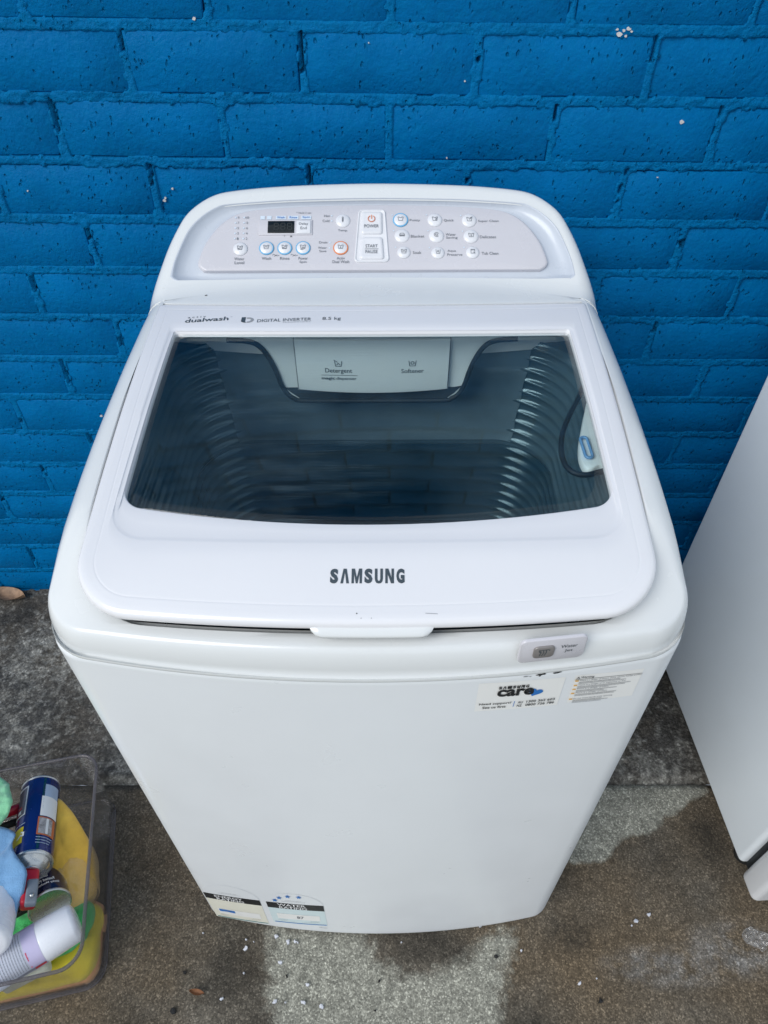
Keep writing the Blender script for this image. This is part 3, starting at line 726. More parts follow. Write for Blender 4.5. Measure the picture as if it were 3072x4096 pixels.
def icon(x, s, k, kind):
    tubl = [[(-1, .75), (-.72, -.75), (.72, -.75), (1, .75)], [(-1, .75), (-.5, .75), (-.3, .45), (.3, .45), (.5, .75), (1, .75)]]
    ex_ = {'wave': [[(-.6, -.1), (-.3, .1), (0, -.1), (.3, .1), (.6, -.1)]], 'fill': [[(-.6, -.3), (.6, .25)], [(-.6, -.5), (.6, -.5)]], 'cup': [[(0, .2), (0, -.5)], [(-.25, -.3), (.25, -.3)]], 'spin': [[(-.5, -.1), (.5, -.1)], [(-.2, -.4), (.6, -.4)], [(-.9, -1.1), (.2, -1.1)]],
           'none': [], 'two': [[(.2, .2), (.7, .2), (.2, -.5), (.8, -.5)]], 'stick': [[(.0, -.2), (1.1, 1.1)]]}
    if kind == 'temp': ln = [[(-.18, .9), (-.18, -.5), (0, -.9), (.18, -.5), (.18, .9), (-.18, .9)], [(0, .4), (0, -.6)]]
    elif kind == 'round': ln = [[(.9 * math.cos(a * .5), .9 * math.sin(a * .5)) for a in range(1, 12)], [(.45 * math.cos(a * .5 + 2), .45 * math.sin(a * .5 + 2)) for a in range(0, 10)], [(0, 0), (.3, .4)]]
    elif kind == 'blanket': ln = [[(-.9, -.6), (.9, -.6), (.9, .1), (.6, .6), (-.6, .6), (-.9, .1), (-.9, -.6)], [(-.9, -.1), (.9, -.1)], [(-.9, -.35), (.9, -.35)]]
    elif kind == 'drum': ln = [[(-.7, .8), (-.7, -.8), (.7, -.8), (.7, .8), (-.7, .8)], [(-.7, .5), (.7, .5)], [(.2, -.3), (.9, -.9)]]
    elif kind == 'drop': ln = [[(-.8, .8), (-.6, -.8), (.6, -.8), (.8, .8)], [(0, .6), (-.25, 0), (0, -.3), (.25, 0), (0, .6)]]
    else: ln = tubl + ex_[kind]
    obj('icon', strokes([[(x + a * k, s + b * k) for a, b in l_] for l_ in ln], .0006, ph(.0036)), M_ink, panel, smooth=False)
def led(x, s, sz=.0022):
    flat_poly([(x - sz / 2, s - sz / 2), (x + sz / 2, s - sz / 2), (x + sz / 2, s + sz / 2), (x - sz / 2, s + sz / 2)], ph(.0004), M_tag, panel, 'indicator')
for i, (a, b) in enumerate((('9', '10'), ('7', '8'), ('5', '6'), ('3', '4'), ('1', '2'))):
    s = .0864 - .0081 * i
    pt(a, -.1854, s, .0018, .0036); pt(b, -.1732, s, .0018 if i else .0042, .0036); led(-.1893, s); led(-.1775, s)
button(-.181, .0381, .0097); icon(-.181, .0381, .0036, 'fill')
pt('Water', -.1818, .0232, .0138, .0040); pt('Level', -.1815, .0174, .0130, .0042)
def plate(x0, x1, s0, s1, h0, h1, mat, name, bev=.0008, rad=.0):
    bm = bmesh.new(); box(bm, on_panel((x0 + x1) / 2, (s0 + s1) / 2, (h0 + h1) / 2), (x1 - x0, s1 - s0, h1 - h0), PM, bev); return obj(name, bm, mat, panel)
plate(-.1566, -.083, .0590, .0824, -.001, .0012, M_panel, 'display_frame', .0005)
plate(-.1442, -.1077, .0615, .0797, -.001, .0022, M_disp, 'display', .0004)
for k in range(3):
    x = -.1352 + k * .0092
    obj('digit', strokes([[(x, .0655), (x, .0758), (x + .0056, .0758), (x + .0056, .0655), (x, .0655)], [(x, .0706), (x + .0056, .0706)]], .0011, ph(.0025)), M_disp_seg, panel, smooth=False)
plate(-.1048, -.0849, .0604, .0800, -.001, .0030, M_button, 'delay_key', .0012)
put_text('Delay', -.1012, -.0885, .0716, .0762, ph(.0034), M_ink, panel, offset=.004); put_text('End', -.0990, -.0905, .0658, .0700, ph(.0034), M_ink, panel, offset=.004)
for x, w in ((-.152, .0062), (-.1428, .0062), (-.1268, .0142), (-.1095, .0142), (-.0917, .0138)):
    flat_poly([(x - w / 2, .0832), (x + w / 2, .0832), (x + w / 2, .0888), (x - w / 2, .0888)], ph(.00035), M_tag, panel, 'tag')
for s_, x in (('Wash', -.1268), ('Rinse', -.1095), ('Spin', -.0917)): put_text(s_, x - .0052, x + .0052, .0845, .0878, ph(.0008), M_lblue, panel, offset=.004)
pt('* Hold 3 sec', -.0954, .0935, .0205, .0028); pt('T', -.1211, .0573, .0018, .0026); pt('M', -.112, .0572, .0024, .0026)
for x, l1, l2, ic in ((-.1451, 'Wash', '', 'wave'), (-.1202, 'Rinse', '', 'fill'), (-.0951, 'Power', 'Spin', 'spin')):
    button(x, .0390, .0092, M_blue_ring); icon(x, .0390, .0036, ic); pt(l1, x + .0004, .0236, .0128, .0042)
    if l2: pt(l2, x + .0004, .0178, .0098, .0042)
for x in (-.1322, -.1072): obj('icon', strokes([[(x - .002, .027), (x + .002, .029)], [(x - .002, .0295), (x + .002, .0272)], [(x - .0045, .0285), (x - .003, .0300)], [(x + .003, .0275), (x + .0045, .0285)]], .0006, ph(.0004)), M_ink, panel, smooth=False)
pt('Hot', -.0631, .0885, .0078, .0036); pt('Cold', -.0645, .0807, .0094, .0036); led(-.0565, .0885); led(-.0565, .0805)
button(-.0411, .0806, .0098); icon(-.0411, .0806, .0042, 'temp'); pt('Temp.', -.041, .0655, .0134, .0042)
pt('Drain', -.0677, .0476, .0112, .0034); pt('Water', -.0687, .0394, .0118, .0034); pt('Save', -.068, .0344, .0096, .0034); led(-.0585, .0476); led(-.0590, .0390)
button(-.0436, .0388, .0094, M_or_ring); icon(-.0436, .0388, .0036, 'cup'); pt('Activ', -.0434, .0236, .0110, .0040); pt('Dual Wash', -.0432, .0182, .0228, .0042)
# power frame and keys (frame widens towards the front)
def trap(hw_t, hw_b, st, sb, r, n=7):
    P_ = []
    for (cx, cs, a0) in ((hw_t - r, st - r, 0), (-hw_t + r, st - r, 90), (-hw_b + r, sb + r, 180), (hw_b - r, sb + r, 270)):
        for i in range(n): a = R_(a0 + 90 * i / (n - 1)); P_.append((cx + r * math.cos(a) - .0012, cs + r * math.sin(a)))
    return P_
def trings(lst): return [[on_panel(x, s, h) for x, s in trap(a, b, c, d, r)] for a, b, c, d, r, h in lst]
fbm = loft(trings([(.0190, .0238, .0978, .0168, .0058, -.0006), (.0186, .0234, .0974, .0172, .0056, .0012), (.0180, .0228, .0968, .0178, .0052, .0016), (.0170, .0217, .0958, .0189, .0046, .0014), (.0166, .0213, .0954, .0193, .0044, .0002), (.0160, .0206, .0948, .0200, .0040, .0001)]), cap1=True)
obj('power_frame', fbm, M_button, panel)
obj('power_key', loft(trings([(.0144, .0146, .0938, .0590, .0035, -.0004), (.0140, .0143, .0934, .0594, .0033, .0016), (.0130, .0133, .0924, .0604, .0030, .0030), (.0100, .0105, .0895, .0632, .0026, .0024)]), cap1=True), M_button, panel)
obj('start_key', loft(trings([(.0150, .0168, .0548, .0206, .0040, -.0004), (.0146, .0164, .0544, .0210, .0038, .0016), (.0136, .0153, .0534, .0221, .0034, .0030), (.0106, .0122, .0505, .0250, .0030, .0024)]), cap1=True), M_button, panel)
kt = lambda s, xc, sc, w, hg: put_text(s, xc - w / 2, xc + w / 2, sc - hg / 2, sc + hg / 2, ph(.0034), M_ink, panel, offset=.006)
kt('POWER', -.0015, .0706, .0200, .0048); kt('START', -.0014, .0400, .0166, .0048); kt('PAUSE', -.0014, .0314, .0166, .0048)
obj('icon', strokes([[(-.0100, .0356), (.0074, .0356)]], .0006, ph(.0034)), M_ink, panel, smooth=False)
obj('icon', strokes([[(-.0015 + .0046 * math.cos(R_(a)), .0818 + .0046 * math.sin(R_(a))) for a in range(120, 421, 15)], [(-.0015, .0822), (-.0015, .0872)]], .0010, ph(.0034)), M_or_ring, panel, smooth=False)
for (x, s, lab, lx, ls, w, ic, r) in ((.0384, .0813, 'Fuzzy', .0582, .0808, .0145, 'none', .0096), (.0856, .0811, 'Quick', .1049, .0805, .0138, 'two', .0098), (.1329, .0801, 'Super Clean', .1595, .0790, .0285, 'stick', .0098),
        (.0403, .0569, 'Blanket', .0616, .0563, .0186, 'blanket', .0100), (.0875, .0567, '', 0, 0, 0, 'round', .0100), (.1348, .0557, 'Delicates', .1579, .0549, .0220, 'cup', .0100),
        (.0426, .0316, 'Soak', .0607, .0315, .0116, 'wave', .0088), (.0891, .0309, '', 0, 0, 0, 'drop', .0088), (.1363, .0311, 'Tub Clean', .1601, .0298, .0228, 'drum', .0088)):
    button(x, s, r, M_blue_ring if lab == 'Fuzzy' else None); icon(x, s, .0036, ic)
    if lab: pt(lab, lx, ls, w, .0042)
    led(x - .0114, s + .0080, .0018)
pt('Water', .1071, .0588, .0140, .0038); pt('Saving', .1085, .0536, .0158, .0044); pt('Aqua', .108, .0335, .0116, .0042); pt('Preserve', .112, .0281, .0205, .0036)

# ---------------- inside: tub, ribs, dispenser, lint filter
def plan(hw, yb, yf, r, n): return outline(hw, hw, lambda x: yb, lambda x: yf, r, r, side=n, arc=26)
base_p = plan(.276, -.268, -.665, .085, 40)
rows = []; ZT, ZB = .868, .40
nz = 210
cxy = (0, -.466)
for j in range(nz + 1):
    z = lerp(ZT, ZB, j / nz); sc = lerp(1.0, .86, (ZT - z) / (ZT - ZB)); r = []
    for x, y in base_p:
        ang = math.degrees(math.atan2(y + .44, abs(x)))
        f = sm(41, 34, ang) * sm(-88, -70, ang) if False else sm(42, 33, ang)
        ph_ = ((.870 - z) / .0178) % 1.0
        b = math.exp(-((ph_ - .5) / .17) ** 2) * .0066 * f * sm(.40, .46, z)
        px, py = cxy[0] + (x - cxy[0]) * sc, cxy[1] + (y - cxy[1]) * lerp(1, .93, (ZT - z) / (ZT - ZB))
        d = Vector((cxy[0] - px, cxy[1] - py)).normalized()
        r.append(Vector((px + d.x * b, py + d.y * b, z)))
    rows.append(r)
zsplit = next(i for i, r in enumerate(rows) if r[0].z < .690)
lipr = [[Vector((x * 1.10, cxy[1] + (y - cxy[1]) * 1.13, .8685)) for x, y in base_p], [Vector((x * 1.02, cxy[1] + (y - cxy[1]) * 1.02, .8685)) for x, y in base_p], [Vector((x * 1.006, cxy[1] + (y - cxy[1]) * 1.006, .8705)) for x, y in base_p]]
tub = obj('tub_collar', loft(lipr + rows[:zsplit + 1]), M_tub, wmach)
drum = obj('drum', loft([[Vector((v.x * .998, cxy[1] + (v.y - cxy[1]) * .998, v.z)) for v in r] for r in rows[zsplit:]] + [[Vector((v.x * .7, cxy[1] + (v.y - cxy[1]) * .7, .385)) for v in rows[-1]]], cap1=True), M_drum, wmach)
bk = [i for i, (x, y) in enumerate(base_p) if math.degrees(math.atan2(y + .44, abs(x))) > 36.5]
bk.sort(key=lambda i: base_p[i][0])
obj('tub_back_reflection', loft([[rows[j][i] + Vector((0, -.0016, 0)) for i in bk] for j in range(4, zsplit, 6)], closed=False), M_tubrefl, wmach)  # lighter sheet over the back wall, sky reflection put in as colour
pm = Matrix.Translation((0, -.44, .386))
bm = lathe([(.165, 0), (.16, .008), (.14, .012), (.06, .016), (.035, .035), (0, .04)], 48)
for v in bm.verts:
    a = math.atan2(v.co.y, v.co.x); rr = math.hypot(v.co.x, v.co.y); v.co.z += .018 * max(0, math.cos(a * 3)) * sm(.02, .08, rr) * sm(.165, .12, rr)
bmesh.ops.transform(bm, matrix=pm, verts=bm.verts); obj('pulsator', bm, M_tub, drum)
for k in (2,):                                              # a ridge and rims deep in the drum
    z = .62 - .045 * k
    pts = [(v.x * .975, cxy[1] + (v.y - cxy[1]) * .975, z) for v in min(rows, key=lambda r: abs(r[0].z - z))]
    obj('drum_ridge', tube(pts, .0016, 6, True), M_drum, drum)
def curve_tube(name, pts, r, mat, parent, n=10): return obj(name, tube(catmull(pts, 8, False), r, n), mat, parent)
hp = [(.190, .899), (.160, .896), (.146, .886), (.136, .866), (.130, .846), (.1265, .830), (.120, .814), (.110, .805), (.095, .8015)]
cu2 = catmull([(x, z, 0) for x, z in hp] + [(0, .801, 0)] + [(-x, z, 0) for x, z in hp[::-1]], 8, False)
yh = -.312
bm = bmesh.new(); f1 = [bm.verts.new((p.x, yh, p.y)) for p in cu2] ; f2 = [bm.verts.new((p.x, -.262, p.y)) for p in cu2]
t1 = [bm.verts.new((-.190, yh, .912)), bm.verts.new((.190, yh, .912))]; t2 = [bm.verts.new((-.190, -.262, .912)), bm.verts.new((.190, -.262, .912))]
bm.faces.new(f1 + t1); bm.faces.new((f2 + t2)[::-1])
A_, B_ = f1 + t1, f2 + t2
for i in range(len(A_)): bm.faces.new((A_[i], A_[(i + 1) % len(A_)], B_[(i + 1) % len(A_)], B_[i]))
disp = obj('dispenser_housing', bm, M_house, wmach, smooth=False)
g = tube([(p.x, yh - .002, p.y) for p in cu2], .0034, 10); obj('gasket', g, M_dark, disp)
bm = bmesh.new()
xs = [lerp(-.1225, .1225, i / 24) for i in range(25)]
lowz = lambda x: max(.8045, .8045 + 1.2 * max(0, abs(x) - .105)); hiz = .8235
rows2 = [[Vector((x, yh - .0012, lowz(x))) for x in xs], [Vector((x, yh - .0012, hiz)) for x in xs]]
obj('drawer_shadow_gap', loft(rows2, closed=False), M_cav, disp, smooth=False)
bm = bmesh.new(); dr = []
for q, (dy, z) in enumerate([(0, .903), (-.0035, .9025), (-.0045, .90), (-.0050, .86), (-.0045, .829), (-.0035, .8245), (.004, .8225)]):
    dr.append([Vector((lerp(-.1015, .1015, i / 30), -.3155 + dy - .004 * (1 - (i / 15 - 1) ** 2) * (1 if q else 0), z - (.0035 * (1 - (i / 15 - 1) ** 2) if z < .84 else 0))) for i in range(31)])
drawer = obj('dispenser_drawer', loft(dr, closed=False), M_house, wmach); sharp(drawer, 50)
for sx in (-1, 1):
    bm = bmesh.new(); box(bm, (sx * .1027, -.3145, .862), (.0012, .006, .078)); obj('drawer_gap', bm, M_inkl, drawer, smooth=False)
def on_draw(x, z): return Vector((x, -.3155 - .0056 - .004 * (1 - (x / .1015) ** 2), z))
dt = lambda s, xc, zc_, w, h, off=0.0: put_text(s, xc - w / 2, xc + w / 2, zc_ - h / 2, zc_ + h / 2, on_draw, M_inkd, drawer, offset=off)
dt('Detergent', -.0454, .8570, .0360, .0088); dt('magic', -.0599, .8450, .0180, .0056, .015); dt('dispenser', -.0355, .8450, .0270, .0060)
obj('icon', strokes([[(-.0688, .8505), (-.0206, .8505)]], .0006, on_draw), M_inkd, drawer, smooth=False)
dt('Softener', .0534, .8570, .0300, .0066)
for x in (-.0454, .0531):
    ln = [[(x - .0048, .8725), (x - .0036, .8648), (x + .0036, .8648), (x + .0048, .8725)]]
    if x < 0: ln += [[(x - .0055, .8742), (x - .001, .8712)], [(x - .002, .8668), (x, .8696), (x + .002, .8668)]]
    else: ln += [[(x + .0022 * math.cos(a), .8694 + .0022 * math.sin(a)) for a in [q * .7 for q in range(10)]]]
    obj('icon', strokes(ln, .0008, on_draw), M_inkd, drawer, smooth=False)
# lint filter on the right wall
zf = .868
fp = catmull([(.272, -.402, 0), (.262, -.424, 0), (.252, -.455, 0), (.2425, -.487, 0), (.2385, -.512, 0), (.2405, -.530, 0), (.247, -.534, 0), (.258, -.528, 0), (.272, -.524, 0), (.278, -.46, 0)], 6)
bm = loft([[Vector((p.x, p.y, .858)) for p in fp], [Vector((p.x, p.y, zf - .002)) for p in fp], [Vector((lerp(p.x, .262, .05), lerp(p.y, -.49, .05), zf)) for p in fp]], cap0=True, cap1=True)
lint = obj('lint_filter', bm, M_house, wmach); sharp(lint, 50)
op_ = [(.270, -.372, zf - .003), (.259, -.398, zf - .003), (.243, -.430, zf - .003), (.2290, -.462, zf - .003), (.2210, -.492, zf - .003), (.2195, -.520, zf - .003), (.226, -.536, zf - .003), (.240, -.541, zf - .003), (.256, -.536, zf - .003), (.276, -.530, zf - .003)]
curve_tube('filter_rim', op_, .0032, M_dark, lint)
hl = [(.2465 + .0042 * math.cos(a) + .0008, -.5005 + (.014 if math.sin(a) > 0 else -.014) + .0042 * math.sin(a), zf + .003) for a in [i * math.pi / 8 for i in range(16)]]
obj('filter_handle', tube(hl, .0018, 8, True), M_filterb, lint)

# ---------------- front: water jet plate, stickers
def front(off=.0006): return lambda x, z: Vector((x, YF(x) - off, z))
def cfront(off):                                                 # on the cover's front face, a little ahead of the cabinet
    return lambda x, z: Vector((x, -.7835 + .033 * (x / .30) ** 2 - off + .002 * sm(.8385, .86, z), z))
def rr_pts(x0, x1, z0, z1, r, n=6):
    o = []
    for cx, cz, a0 in ((x1 - r, z1 - r, 0), (x0 + r, z1 - r, 90), (x0 + r, z0 + r, 180), (x1 - r, z0 + r, 270)):
        for i in range(n): a = R_(a0 + 90 * i / (n - 1)); o.append((cx + r * math.cos(a), cz + r * math.sin(a)))
    return o
def pad(name, x0, x1, z0, z1, r, fn, h0, h1, mat, parent, bev=.0006):
    a = rr_pts(x0, x1, z0, z1, r); b = rr_pts(x0 + bev, x1 - bev, z0 + bev, z1 - bev, max(r - bev, .0003))
    return obj(name, loft([[fn(h0)(x, z) for x, z in a], [fn(h1 - bev * .5)(x, z) for x, z in a], [fn(h1)(x, z) for x, z in b]], cap1=True), mat, parent)
jet = pad('water_jet_plate', .1338, .1930, .8530, .8845, .0055, cfront, -.002, .0011, M_panel, wmach)
pad('jet_button', .1462, .1648, .8602, .8762, .004, cfront, .0005, .0028, M_tray, jet)
obj('icon', strokes([[(.1510, .8715), (.1510, .8728), (.1600, .8728), (.1600, .8715)], [(.1522, .8715), (.1528, .8690), (.1518, .8645)], [(.1545, .8728), (.1552, .8690), (.1540, .8645)], [(.1570, .8728), (.1575, .8690), (.1562, .8645)], [(.1510, .8706), (.1530, .8690)]], .0007, cfront(.0032)), M_inkd, jet, smooth=False)
put_text('Water', .1704, .1852, .8706, .8752, cfront(.0015), M_inkd, jet); put_text('Jet', .1746, .1820, .8632, .8680, cfront(.0015), M_inkd, jet)
# worn paint just below the seam
def blot(cx, cz, w, h, seed, mat):
    r = random.Random(seed); n = 14
    flat_poly([(cx + w * r.uniform(.55, 1.1) * math.cos(2 * math.pi * i / n), cz + h * r.uniform(.4, 1.1) * math.sin(2 * math.pi * i / n)) for i in range(n)], front(.0007), mat, cabinet, 'scuff')
for i, (x, z, w, h, mt) in enumerate([(.1462, .8262, .0028, .0011, M_inkl), (.1502, .8255, .0016, .0009, M_inkl), (.1585, .8268, .0036, .0018, M_inkb), (.1625, .8274, .0026, .0020, M_inkb), (.1590, .8248, .0016, .0010, M_inkb), (.1740, .8268, .0038, .0016, M_inkb), (.1772, .8278, .0026, .0010, M_inkb), (.1730, .8284, .0030, .0008, M_inkl)]): blot(x, z, w, h, i, mt)
# helper for print on a sticker that is a little askew
def askew(x0, x1, z0, z1, dz, off):
    fn = front(off); return lambda x, z: fn(x, z + dz * (x - x0) / (x1 - x0))
st = askew(.1033, .1852, .768, .820, -.0022, .0004)
def sheet_part(name, x0, x1, z0, z1, fn, mat, n=10):
    bm = bmesh.new()
    loft([[fn(lerp(x0, x1, i / n), z) for i in range(n + 1)] for z in (z0, z1)], closed=False, bm=bm)
    o = obj(name, bm, mat, wmach, smooth=False)
    return o
care = sheet_part('support_sticker', .1033, .1852, .7692, .8198, st, M_sticker); care['label'] = 'white support sticker with blue heart'
sk = askew(.1033, .1852, .768, .820, -.0022, .0013)
name_word(.1226, .1514, .8088, .8136, sk, M_inkb, care, .03)
put_text('care', .1221, .1574, .7952, .8078, sk, M_inkb, care, offset=.035)
hp_ = []
for i in range(40):
    t = 2 * math.pi * i / 40; X = 16 * math.sin(t) ** 3; Y = 13 * math.cos(t) - 5 * math.cos(2 * t) - 2 * math.cos(3 * t) - math.cos(4 * t)
    a = -.35; X, Y = X * math.cos(a) - Y * math.sin(a), X * math.sin(a) + Y * math.cos(a)
    hp_.append((.1590 + X * .00044, .7985 + Y * .00046))
flat_poly([p for p in hp_ if p[0] > .1530 or p[1] < .7995], askew(.1033, .1852, .768, .820, -.0022, .0011), M_lblue, care, 'heart')
ct = lambda s, x0, x1, z0, z1, mat=M_inkb: put_text(s, x0, x1, z0, z1, sk, mat, care, offset=.014)
ct('Need support?', .1065, .1378, .7804, .7850); ct('See us first', .1102, .1332, .7744, .7786)
ct('AU', .1442, .1492, .7802, .7842); ct('1300 362 603', .1526, .1806, .7805, .7846); ct('NZ', .1440, .1488, .7740, .7780); ct('0800 726 786', .1524, .1808, .7742, .7784)
obj('icon', strokes([[(.1404, .7752), (.1408, .7850)]], .0006, sk), M_lblue, care, smooth=False)
sw = askew(.1946, .2625, .764, .817, -.0058, .0004); sw2 = askew(.1946, .2625, .764, .817, -.0058, .0013)
warn = sheet_part('warning_sticker', .1946, .2625, .7690, .8182, sw, M_sticker); warn['label'] = 'printed warning sticker with yellow bullets'
wt = lambda s, x0, x1, z0, z1, mat=M_ink, o=0.0: put_text(s, x0, x1, z0, z1, sw2, mat, warn, offset=o)
wt('Warning', .2000, .2130, .8122, .8168, M_inkb, .01)
obj('icon', strokes([[(.1958, .8128), (.1975, .8162), (.1992, .8128), (.1958, .8128)], [(.1948, .8113), (.2622, .8113)], [(.1975, .8140), (.1975, .8152)]], .0005, sw2), M_inkb, warn, smooth=False)
rr2 = random.Random(3)
for z, s in ((.8092, 'There is a danger of electric shock, electric leakage and fire.'), (.8012, 'There is a danger of an explosion or fire.'), (.7942, 'There is a danger of injury.'), (.7868, 'There is a danger of injury.'), (.7762, 'Do not insert hands while spinning.')):
    w = min(.0625, .0011 * len(s) + .002)
    wt(s, .1996, .1996 + w, z - .0010, z + .0014, M_ink, .012)
    bm = bmesh.new(); fnb = sw2
    for i in range(10): pass
    obj('bullet', strokes([[(.1968 - .0004, z), (.1968 + .0010, z)]], .0020, sw2), M_yel, warn, smooth=False)
    lines = []
    for k in range(2 if z > .78 else 3):
        zz_ = z - .0027 - .0021 * k; x = .1998; xe = rr2.uniform(.235, .260) if z > .80 else rr2.uniform(.225, .242)
        while x < xe:
            l = rr2.uniform(.0012, .004); lines.append([(x, zz_), (min(x + l, xe), zz_)]); x += l + .0009
    obj('fine_print', strokes(lines, .0007, sw2), M_ink, warn, smooth=False)
# energy and water rating labels near the foot of the front
M_archw = simple('label_arch', (.845, .85, .85), .4, 0, .01)
def rating(name, x0, x1, zb, zt0, zt1, dz, tint, band, line, words, label, stars):
    f0, f1, f2 = (askew(x0, x1, zb, zt1, dz, o) for o in (.0003, .0006, .0009))
    bm = bmesh.new(); n = 24; xm, hw = (x0 + x1) / 2, (x1 - x0) / 2
    arc = [(xm + hw * math.cos(math.pi * i / n), zt0 + (zt1 - zt0) * math.sin(math.pi * i / n)) for i in range(n + 1)]
    lo = [(xm + hw * math.cos(math.pi * i / n), zb) for i in range(n + 1)]; mid = [(x, zt0 - .002) for x, _ in arc]
    loft([[f0(*p) for p in lo], [f0(*p) for p in mid]], closed=False, bm=bm)
    o = obj(name, bm, tint, wmach, smooth=False); o['label'] = label
    obj('arch', loft([[f0(*p) for p in mid], [f0(*p) for p in arc]], closed=False), M_white, o, smooth=False)
    loft([[f1(lerp(x0, x1, i / 12), z) for i in range(13)] for z in (band[0], band[1])], closed=False, bm=(b2 := bmesh.new())); obj('band', b2, M_inkb, o, smooth=False)
    loft([[f1(lerp(x0 + .003, x1 - .001, i / 12), z) for i in range(13)] for z in (zb + .003, zb + .0065)], closed=False, bm=(b2 := bmesh.new())); obj('rule', b2, line, o, smooth=False)
    bx0, bx1, bz0, bz1 = x0 + .011, x1 - .010, zb + .026, zb + .054
    loft([[f1(lerp(bx0, bx1, i / 8), z) for i in range(9)] for z in (bz0, bz1)], closed=False, bm=(b2 := bmesh.new())); obj('panel', b2, M_sticker, o, smooth=False)
    bh = band[1] - band[0]
    put_text(words[0], xm - hw * .62, xm + hw * .38, band[0] + bh * .52, band[1] - bh * .06, f2, M_wprint, o, offset=.012); put_text(words[1], xm - hw * .58, xm + hw * .40, band[0] + bh * .06, band[0] + bh * .46, f2, M_wprint, o, offset=.012)
    fp_ = [[(x0 + .012, zb + .021), (x1 - .012, zb + .021)], [(x0 + .010, zb + .017), (x1 - .014, zb + .017)], [(x0 + .014, zb + .013), (x1 - .020, zb + .013)], [(xm - .02, zt0 + .010), (xm + .018, zt0 + .010)], [(xm - .014, zt0 + .015), (xm + .012, zt0 + .015)]]
    obj('fine_print', strokes(fp_, .0006, f1), M_inkl, o, smooth=False)
    return o, f1, f2, (bx0, bx1, bz0, bz1)
er, f1, f2, bx = rating('energy_label', -.2830, -.1875, .0125, .1430, .1960, .0115, M_cream, (.1160, .1430), M_teal, ('ENERGY', 'RATING'), 'cream energy rating label, the left of two', 0)
loft([[f2(lerp(bx[0] + .002, bx[0] + .030, i / 4), z) for i in range(5)] for z in (bx[2] + .013, bx[2] + .025)], closed=False, bm=(b2 := bmesh.new())); obj('blue_block', b2, M_lblue, er, smooth=False)
put_text('kWh', bx[0] + .011, bx[0] + .022, bx[2] + .016, bx[2] + .022, askew(-.2830, -.1875, .0125, .196, .0115, .0021), M_wprint, er)
wr, f1, f2, bx = rating('water_label', -.1770, -.0840, .0445, .1552, .2050, .0070, M_mint, (.1265, .1550), M_lblue, ('WATER', 'RATING'), 'mint water rating label with blue stars, the right of two', 4)
put_text('87', -.1330, -.1210, bx[2] + .007, bx[2] + .020, f2, M_ink, wr, offset=.02)
fs = front(.0015)
for i, (sx, sz) in enumerate([(-.1608, .1700), (-.1524, .1850), (-.1379, .1955), (-.1201, .1972)]):
    P_ = []
    for k in range(10): a = math.pi / 2 + k * math.pi / 5; r = .0050 if k % 2 == 0 else .0021; P_.append((sx + r * math.cos(a), sz + r * 1.6 * math.sin(a)))
    flat_poly(P_, fs, M_lblue, wr, 'star')
put_text('litres', -.0980, -.0850, .0400, .0440, front(.0012), M_ink, wr)
#PART3
# ------------------------------------------------------------------ refrigerator on the right
fr_root = empty('refrigerator', (.646, -.678, 0), 'tall white refrigerator at the right edge, only its grey side and lower door corner showing', 'refrigerator', rot=(0, 0, R_(3)))
FM = Matrix.Translation((.646, -.678, 0)) @ Matrix.Rotation(R_(3), 4, 'Z')
def fbox(name, x0, x1, y0, y1, z0, z1, bev, mat, parent, seg=4):
    bm = bmesh.new(); box(bm, ((x0 + x1) / 2, (y0 + y1) / 2, (z0 + z1) / 2), (x1 - x0, y1 - y0, z1 - z0))
    bmesh.ops.bevel(bm, geom=bm.edges[:], offset=bev, segments=seg, affect='EDGES', profile=.5)
    bmesh.ops.transform(bm, matrix=FM, verts=bm.verts)
    return obj(name, bm, mat, parent)
sharp(fbox('body', 0, .60, 0, .50, .052, 1.62, .009, M_fridge, fr_root), 60)
dlow = fbox('door', .0025, .5975, -.060, -.012, .036, 1.07, .011, M_fridged, fr_root)
dup_ = fbox('door', .0025, .5975, -.060, -.012, 1.078, 1.618, .011, M_fridged, fr_root)
for z0, z1, d in ((.05, 1.055, dlow), (1.09, 1.605, dup_)): fbox('door_seal', .012, .588, -.013, .001, z0, z1, .003, M_dark, d, 2)
fbox('handle', .55, .575, -.095, -.058, .75, 1.02, .008, M_fridged, dlow); fbox('handle', .55, .575, -.095, -.058, 1.12, 1.36, .008, M_fridged, dup_)
for x in (.04, .56):
    for y in (.03, .46):
        bm = lathe([(0, 0), (.018, 0), (.018, .05), (0, .054)], 14, mat=FM @ Matrix.Translation((x, y, 0))); obj('foot', bm, M_foot, fr_root)

# ------------------------------------------------------------------ clear storage box with cleaning things
M_box = clear('clear_plastic', (.965, .965, .968), .05, 1.45, .02, (.62, .62, .64))
M_rim = clear('clear_plastic_rim', (.60, .58, .60), .12, 1.5, .30, (.30, .28, .29))
M_film = clear('plastic_film', (.97, .96, .94), .08, 1.6, .14, (.9, .86, .75))
M_navy = simple('can_navy', (.006, .022, .155), .22, .25, .05, coat=.5)
M_navyd = simple('can_dark_navy', (.004, .010, .060), .22, .2, .05, coat=.5)
M_stripe = simple('can_stripe', (.004, .05, .075), .3)
M_info = simple('can_info_panel', (.42, .52, .66), .35, 0, .06, 90)
M_alu = simple('brushed_metal', (.62, .63, .62), .28, .9, .04)
M_sage = simple('can_base_lacquer', (.52, .56, .48), .4, .2, .05)
M_red = simple('red_plastic', (.52, .012, .03), .35, 0, .06)
M_greyp = simple('grey_plastic', (.20, .23, .27), .4)
M_photo = simple('printed_photo', (.40, .38, .37), .35, 0, .5, 160)
M_orange = simple('printed_orange', (.62, .16, .05), .4)
M_yelp = simple('printed_yellow', (.72, .58, .01), .4)
M_lav = simple('lavender_band', (.55, .50, .70), .35)
